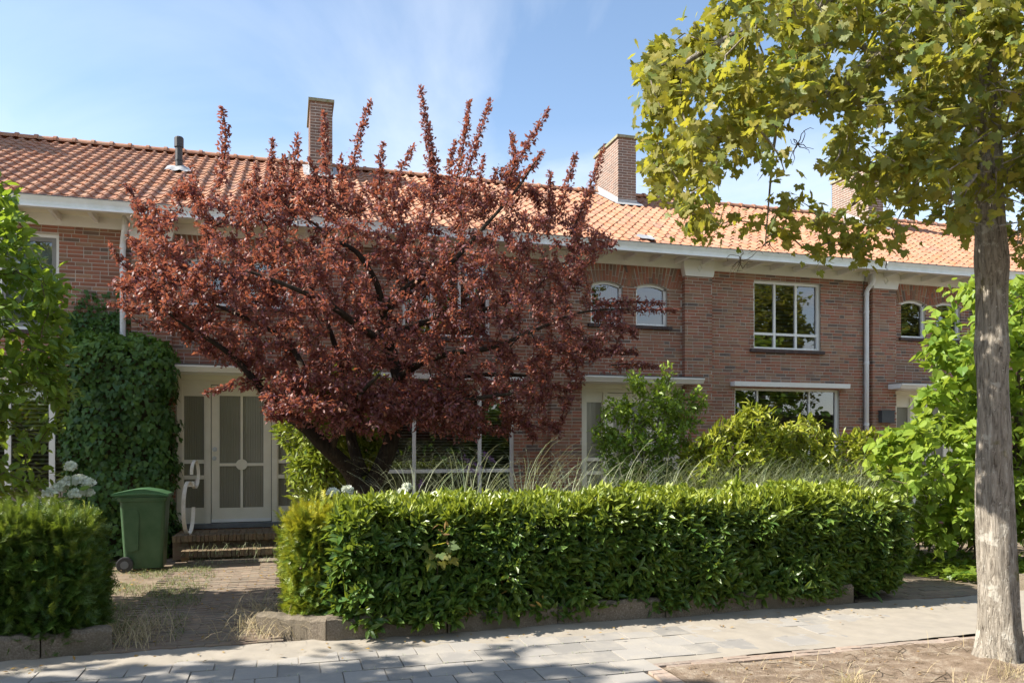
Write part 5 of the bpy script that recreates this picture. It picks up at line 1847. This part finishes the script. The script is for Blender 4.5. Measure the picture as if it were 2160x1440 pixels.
# thinner runners climbing the brickwork above
vb = MB(); vp = []
for k in range(46):
    x = rng.uniform(-3.15, -1.75); z = 3.05
    top = 3.9 - .35 * abs(x + 2.5) + rng.uniform(-.35, .1)
    pts = [np.array([x, -.02, z])]
    while z < top:
        z += .06; x += rng.normal(0, .02)
        pts.append(np.array([x, -.02 + rng.uniform(-.01, 0), z]))
    vb.tube(pts, .003, 4, cap=False)
    for p in pts:
        dens = 3 if p[2] < 3.55 else 1
        for _ in range(dens): vp.append(p + np.array([rng.normal(0, .03), -abs(rng.normal(.02, .02)), rng.normal(0, .02)]))
vp = np.array(vp); n_ = len(vp)
vb.build('vines', M['bark'], iv, kind='stuff')
foliage(iv, 'ivy', vp, np.array([0, 0, -1.0]) + rvec(n_, .6), np.array([0, -1, .4]) + rvec(n_, .35), rng.uniform(.045, .085, n_), np.clip(rng.normal(.15, .15, n_), 0, 1), M['ivy'], 0, 'climbing_leaves')

# bright ivy on the ground at the far side of the drive
n_ = 3600
q = [G(rng.uniform(1880, 2300), rng.uniform(1172, 1250), .05) for _ in range(n_)]
p = np.array([[v.x, v.y, .03 + .10 * rng.random() + .05 * math.sin(v.x * 4) * math.cos(v.y * 5)] for v in q])
k = (p[:, 0] > 7.55 + .55 * (p[:, 1] + 5.8) * -.25) & (p[:, 1] > -6.0) & (p[:, 1] < -3.2)
p = p[k]; n_ = len(p)
gi = foliage(None, 'ivy', p, rvec(n_, 1) * np.array([1, 1, .3]), UP + rvec(n_, .35), rng.uniform(.06, .10, n_), np.clip(rng.normal(.35, .25, n_), 0, 1), M['shrub'], 0, 'ground_ivy')
tag(gi, 'low bright green ivy carpeting the ground under the catalpa', 'ivy', kind='stuff')


# ------------------------------------------------------------------ grasses
def blades(n, base, L, lean, w, curl=1.0, seg=6, late=False):
    """arching ribbons; returns verts, tris, per-blade index"""
    az = rng.uniform(0, 2 * math.pi, n)
    d = np.stack([np.cos(az), np.sin(az), np.zeros(n)], 1)
    side = np.stack([-np.sin(az), np.cos(az), np.zeros(n)], 1)
    V = []
    p = base.copy()
    th = lean.copy()
    for j in range(seg + 1):
        u = j / seg
        ww = w * (1 - u) ** .7 + .0006
        V.append(np.stack([p - side * ww[:, None] / 2, p + side * ww[:, None] / 2], 1))
        p = p + (d * np.sin(th)[:, None] + UP * np.cos(th)[:, None]) * (L / seg)[:, None]
        th = th + curl * ((3.2 * u ** 1.6) if late else (0.9 + .9 * u)) / seg * rng.uniform(.6, 1.4, n)
    V = np.stack(V, 1).reshape(n, -1, 3)
    if late:   # blades that would bend into the clipped hedge are left out
        ok = ~np.any((V[:, :, 1] < -5.05) & (V[:, :, 2] < 1.22) & (V[:, :, 0] < 6.4), axis=1)
        V = V[ok]; n = len(V)
    T = []
    for j in range(seg):
        a = 2 * j
        T += [(a, a + 1, a + 3), (a, a + 3, a + 2)]
    T = np.array(T)
    k = V.shape[1]
    return V.reshape(-1, 3), (T[None] + (np.arange(n) * k)[:, None, None]).reshape(-1, 3), k


def grass_clump(label, x, y, n, Lr, w=.006, lean=(.08, .7), curl=1.6, r=.12, tint=(.3, .3), group='arching ornamental grasses behind the hedge', name='ornamental_grass'):
    t = thing(name, (x, y, 0), label, 'grass', group)
    a = rng.uniform(0, 2 * math.pi, n); rr = r * np.sqrt(rng.random(n))
    base = np.stack([x + rr * np.cos(a), y + rr * np.sin(a), np.full(n, -.01)], 1)
    V, T, k = blades(n, base, rng.uniform(*Lr, n), rng.uniform(*lean, n), np.full(n, w), curl, 11, True)
    n = len(V) // k
    me = np_mesh('blades', V, T, M['grass'], {'rnd': np.repeat(rng.random(n), k), 'tint': np.repeat(np.clip(rng.normal(*tint, n), 0, 1), k)})
    o = bpy.data.objects.new('blades', me); C.objects.link(o); adopt(o, t); o['kind'] = 'stuff'
    return t
gl_ = 'arching ornamental grass with long thin pale blades behind the laurel hedge'
for (px_, Y, n, Lr) in ((760, -4.7, 60, (1.0, 1.8)), (880, -4.8, 150, (1.1, 2.0)), (990, -4.7, 170, (1.2, 2.1)), (1110, -4.7, 190, (1.2, 2.2)), (1210, -4.6, 200, (1.2, 2.1)), (1310, -4.6, 230, (1.2, 2.1)), (1400, -4.6, 230, (1.2, 2.0))):
    p = P(px_, 1000, Y)
    grass_clump(gl_, p.x, p.y, int(n * .85), (Lr[0] + .1, Lr[1] - .02), .009, (.03, .42), 1.7, .16, (.4, .3))
gl2 = 'dense blue green fountain of ornamental grass in front of the rhododendrons'
for (px_, Y, n) in ((1500, -4.55, 1100), (1580, -4.6, 1400), (1670, -4.55, 1500), (1760, -4.55, 1200)):
    p = P(px_, 1000, Y)
    grass_clump(gl2, p.x, p.y, n, (1.2, 1.85), .007, (.02, .55), 1.6, .28, (.25, .22), 'fountain grasses in front of the rhododendrons')


def turf(label, n, place, Lr, w, lean, curl, tint, name, cat='grass', mat='grass'):
    base = np.array([place() for _ in range(n)])
    V, T, k = blades(n, base, rng.uniform(*Lr, n), rng.uniform(*lean, n), np.full(n, w), curl, 4)
    me = np_mesh(name, V, T, M[mat], {'rnd': np.repeat(rng.random(n), k), 'tint': np.repeat(np.clip(rng.normal(*tint, n), 0, 1), k)})
    o = bpy.data.objects.new(name, me); C.objects.link(o)
    tag(o, label, cat, kind='stuff')
    return o
def place_lawn():
    while True:
        x, y = rng.uniform(-2.4, -.85), rng.uniform(-5.9, -1.7)
        if mnoise.noise(Vector((x * 2.2, y * 1.8, 3))) + .55 * rng.random() - .25 * max(0, x + 1.25) > .22: return (x, y, 0.0 + (.03 if x > -1.45 else 0))
turf('patchy short grass and weeds between the path and the yew hedge', 7000, place_lawn, (.02, .075), .006, (.1, 1.1), 1.2, (.1, .2), 'rough_grass', 'grass', 'weed')
def place_edge():
    if rng.random() < .55:
        x, y = rng.normal(-.18, .16), rng.uniform(-6.08, -4.6)
    else:
        x, y = rng.normal(-1.2, .14), rng.uniform(-6.12, -5.2)
    return (x, y, .03)
turf('long dry straw coloured grass at the mouth of the garden path', 650, place_edge, (.15, .42), .004, (.2, 1.2), 1.5, (.3, .3), 'dry_grass', 'grass', 'straw')
def place_weed():
    return (rng.uniform(-1.35, -.1), rng.choice([-1.34, -.97, -1.75]) + rng.normal(0, .03), .05 + (.12 if rng.random() < .4 else 0))
turf('small weeds growing from the joints of the brick steps', 260, place_weed, (.04, .2), .005, (.05, .7), 1.0, (.15, .2), 'step_weeds', 'weeds')
def place_verge():
    a = rng.uniform(0, 2 * math.pi)
    if rng.random() < .45:
        c = [(5.35, -8.45), (4.35, -8.75), (4.9, -8.5), (3.7, -8.35)][rng.integers(4)]
        return (c[0] + rng.normal(0, .05), c[1] + rng.normal(0, .05), 0)
    return (rng.uniform(2.8, 9), rng.uniform(-9.5, -7.7), 0)
turf('sparse dry grass tufts on the soil verge round the street tree', 1500, place_verge, (.05, .22), .003, (.2, 1.3), 1.3, (.3, .3), 'verge_grass', 'grass', 'straw')


# ------------------------------------------------------------------ flowers
def hydrangea(label, cx_px, Y, heads, group='white hydrangeas in the front gardens'):
    b0 = P(cx_px, 1000, Y)
    t = thing('hydrangea', (b0.x, Y, 0), label, 'flowers', group)
    b = MB(); lp, la = [], []
    for (hx, hy, r) in heads:
        r *= .8
        h = np.array(P(hx, hy, Y + rng.uniform(-.12, .12)))
        s = np.array([b0.x + rng.normal(0, .05), Y + rng.normal(0, .05), -.02])
        b.tube([s, (s + h) / 2 + np.array([0, 0, .06]), h], [.007, .006, .004], 5)
        n = 220
        d = unit(rvec(n, 1)); d[:, 2] = np.where(d[:, 2] < -.2, -d[:, 2], d[:, 2])
        p = h + d * np.array([1, 1, .75]) * r * rng.uniform(.82, 1.05, (n, 1))
        foliage(t, 'floret', p, rvec(n, 1), d + rvec(n, .3), rng.uniform(.03, .045, n), np.clip(rng.normal(.05, .1, n), 0, 1), M['petal'], 0, 'flower_head')
        for k in range(22):
            u = rng.uniform(.35, .92)
            lp.append(s + (h - s) * u + rng.normal(0, .05, 3)); la.append(rng.normal(0, 1, 3))
    b.build('stems', M['shrub'], t, kind='stuff')
    n = len(lp)
    foliage(t, 'oval', np.array(lp), np.array(la) * np.array([1, 1, .3]), UP + rvec(n, .3), rng.uniform(.08, .13, n), np.clip(rng.normal(.2, .2, n), 0, 1), M['shrub'], 0, 'foliage', 1.5)
hydrangea('white hydrangea heads between the magnolia and the ivy', 150, -4.55, [(146, 1018, .075), (168, 1014, .07), (186, 1020, .05), (126, 1030, .06), (104, 1040, .055), (158, 1042, .05), (150, 985, .045), (185, 1040, .045)])
hydrangea('white hydrangea heads between the golden yew and the plum trunk', 725, -4.75, [(703, 1040, .055), (733, 1034, .045), (735, 1050, .045)])
hydrangea('pale hydrangea head below the blinds of the plum house window', 850, -4.5, [(858, 1028, .05), (848, 1042, .06)])
bu = thing('buddleia', P(1000, 1000, -4.0), 'drooping purple flower spikes below the ground floor blinds', 'flowers')
bu.location.z = 0
b = MB()
for (x0_, y0_, x1_, y1_) in ((975, 965, 1015, 985), (1020, 955, 1045, 975), (985, 985, 1010, 1000), (890, 1015, 885, 1028)):
    a, c_ = np.array(P(x0_, y0_, -4.0)), np.array(P(x1_, y1_, -4.05))
    b.tube([(bu.location.x + rng.normal(0, .05), -4.0, -.02), tuple((a + c_) / 2 * np.array([1, 1, .7])), tuple(a)], [.007, .005, .003], 5)
    n = 130
    u = rng.random(n)[:, None]
    p = a + (c_ - a) * u + rvec(n, .018) * (1.2 - u)
    foliage(bu, 'floret', p, rvec(n, 1), rvec(n, 1), .014, 0, M['purple'], 0, 'flower_spike')
b.build('stems', M['bark'], bu, kind='stuff')

# maple seedling growing out of the hedge front
ms = thing('maple_seedling', G(925, 1300), 'maple seedling with grey green leaves poking out of the laurel hedge', 'seedling')
o_ = np.array(P(925, 1165, -6.24))
ms.location = (o_[0], -6.0, 0)
b = MB(); b.tube([(o_[0], -6.0, 0), (o_[0], -6.1, .3), tuple(o_)], [.005, .004, .003], 5)
b.build('stem', M['bark'], ms)
k = 9
off = np.array([[x_, -.01 * i, z_] for i, (x_, z_) in enumerate([(-.09, .05), (.0, .07), (.08, .05), (-.05, 0), (.05, -.01), (.02, -.07), (-.07, -.06), (.10, -.05), (0, 0)])])
foliage(ms, 'maple', o_ + off, off + np.array([0, -.05, -.05]), np.array([0, -1, .5]) + rvec(k, .2), rng.uniform(.08, .12, k), 0, M['maple'], 0, 'foliage')
# fallen leaves on the paving
k = 90
fp = np.stack([rng.uniform(-2, 7, k), -6.28 - np.abs(rng.normal(0, .22, k)), np.full(k, .022)], 1)
fl = foliage(None, 'small', fp, rvec(k, 1) * np.array([1, 1, .1]), UP + rvec(k, .15), rng.uniform(.025, .06, k), rng.random(k), M['dead'], 0, 'fallen_leaves')
tag(fl, 'brown fallen leaves scattered on the sandy paving', 'leaves', kind='stuff')
fp = np.stack([rng.uniform(-2.2, -.1, 500), rng.uniform(-6, -1.6, 500), np.full(500, .035)], 1)
fl = foliage(None, 'small', fp, rvec(500, 1) * np.array([1, 1, .15]), UP + rvec(500, .25), rng.uniform(.02, .05, 500), rng.random(500), M['dead'], 0, 'leaf_litter')
tag(fl, 'dry leaf litter on and beside the garden path', 'leaves', kind='stuff')

k = 900
fp = np.stack([rng.uniform(2.8, 9, k), rng.uniform(-9.4, -7.68, k), np.full(k, .012)], 1)
fl = foliage(None, 'small', fp, rvec(k, 1) * np.array([1, 1, .2]), UP + rvec(k, .4), rng.uniform(.012, .04, k), .25 * rng.random(k), M['dead'], 0, 'verge_litter')
tag(fl, 'brown leaf crumbs and bark bits littering the dry soil verge', 'leaves', kind='stuff')
tw_ = MB()
for k in range(70):
    x, y = rng.uniform(2.9, 7), rng.uniform(-9.0, -7.7); a = rng.uniform(0, 6.28); L = rng.uniform(.06, .3)
    tw_.tube([(x, y, .015), (x + L * .5 * math.cos(a), y + L * .5 * math.sin(a), .02 + rng.uniform(0, .03)), (x + L * math.cos(a + .3), y + L * math.sin(a + .3), .015)], [.004, .003, .0015], 4)
tag(tw_.build('fallen_twigs', M['bark']), 'thin fallen twigs lying on the dry soil verge', 'twigs', kind='stuff')
def place_joint():
    r_ = rng.integers(0, 6)
    return (rng.uniform(-2.2, 2.5), -6.15 - .3 * r_ + rng.normal(0, .006), .0)
turf('tiny weeds in the joints between the pavement slabs', 420, place_joint, (.01, .035), .004, (.1, 1.2), 1.0, (.3, .3), 'joint_weeds', 'weeds')
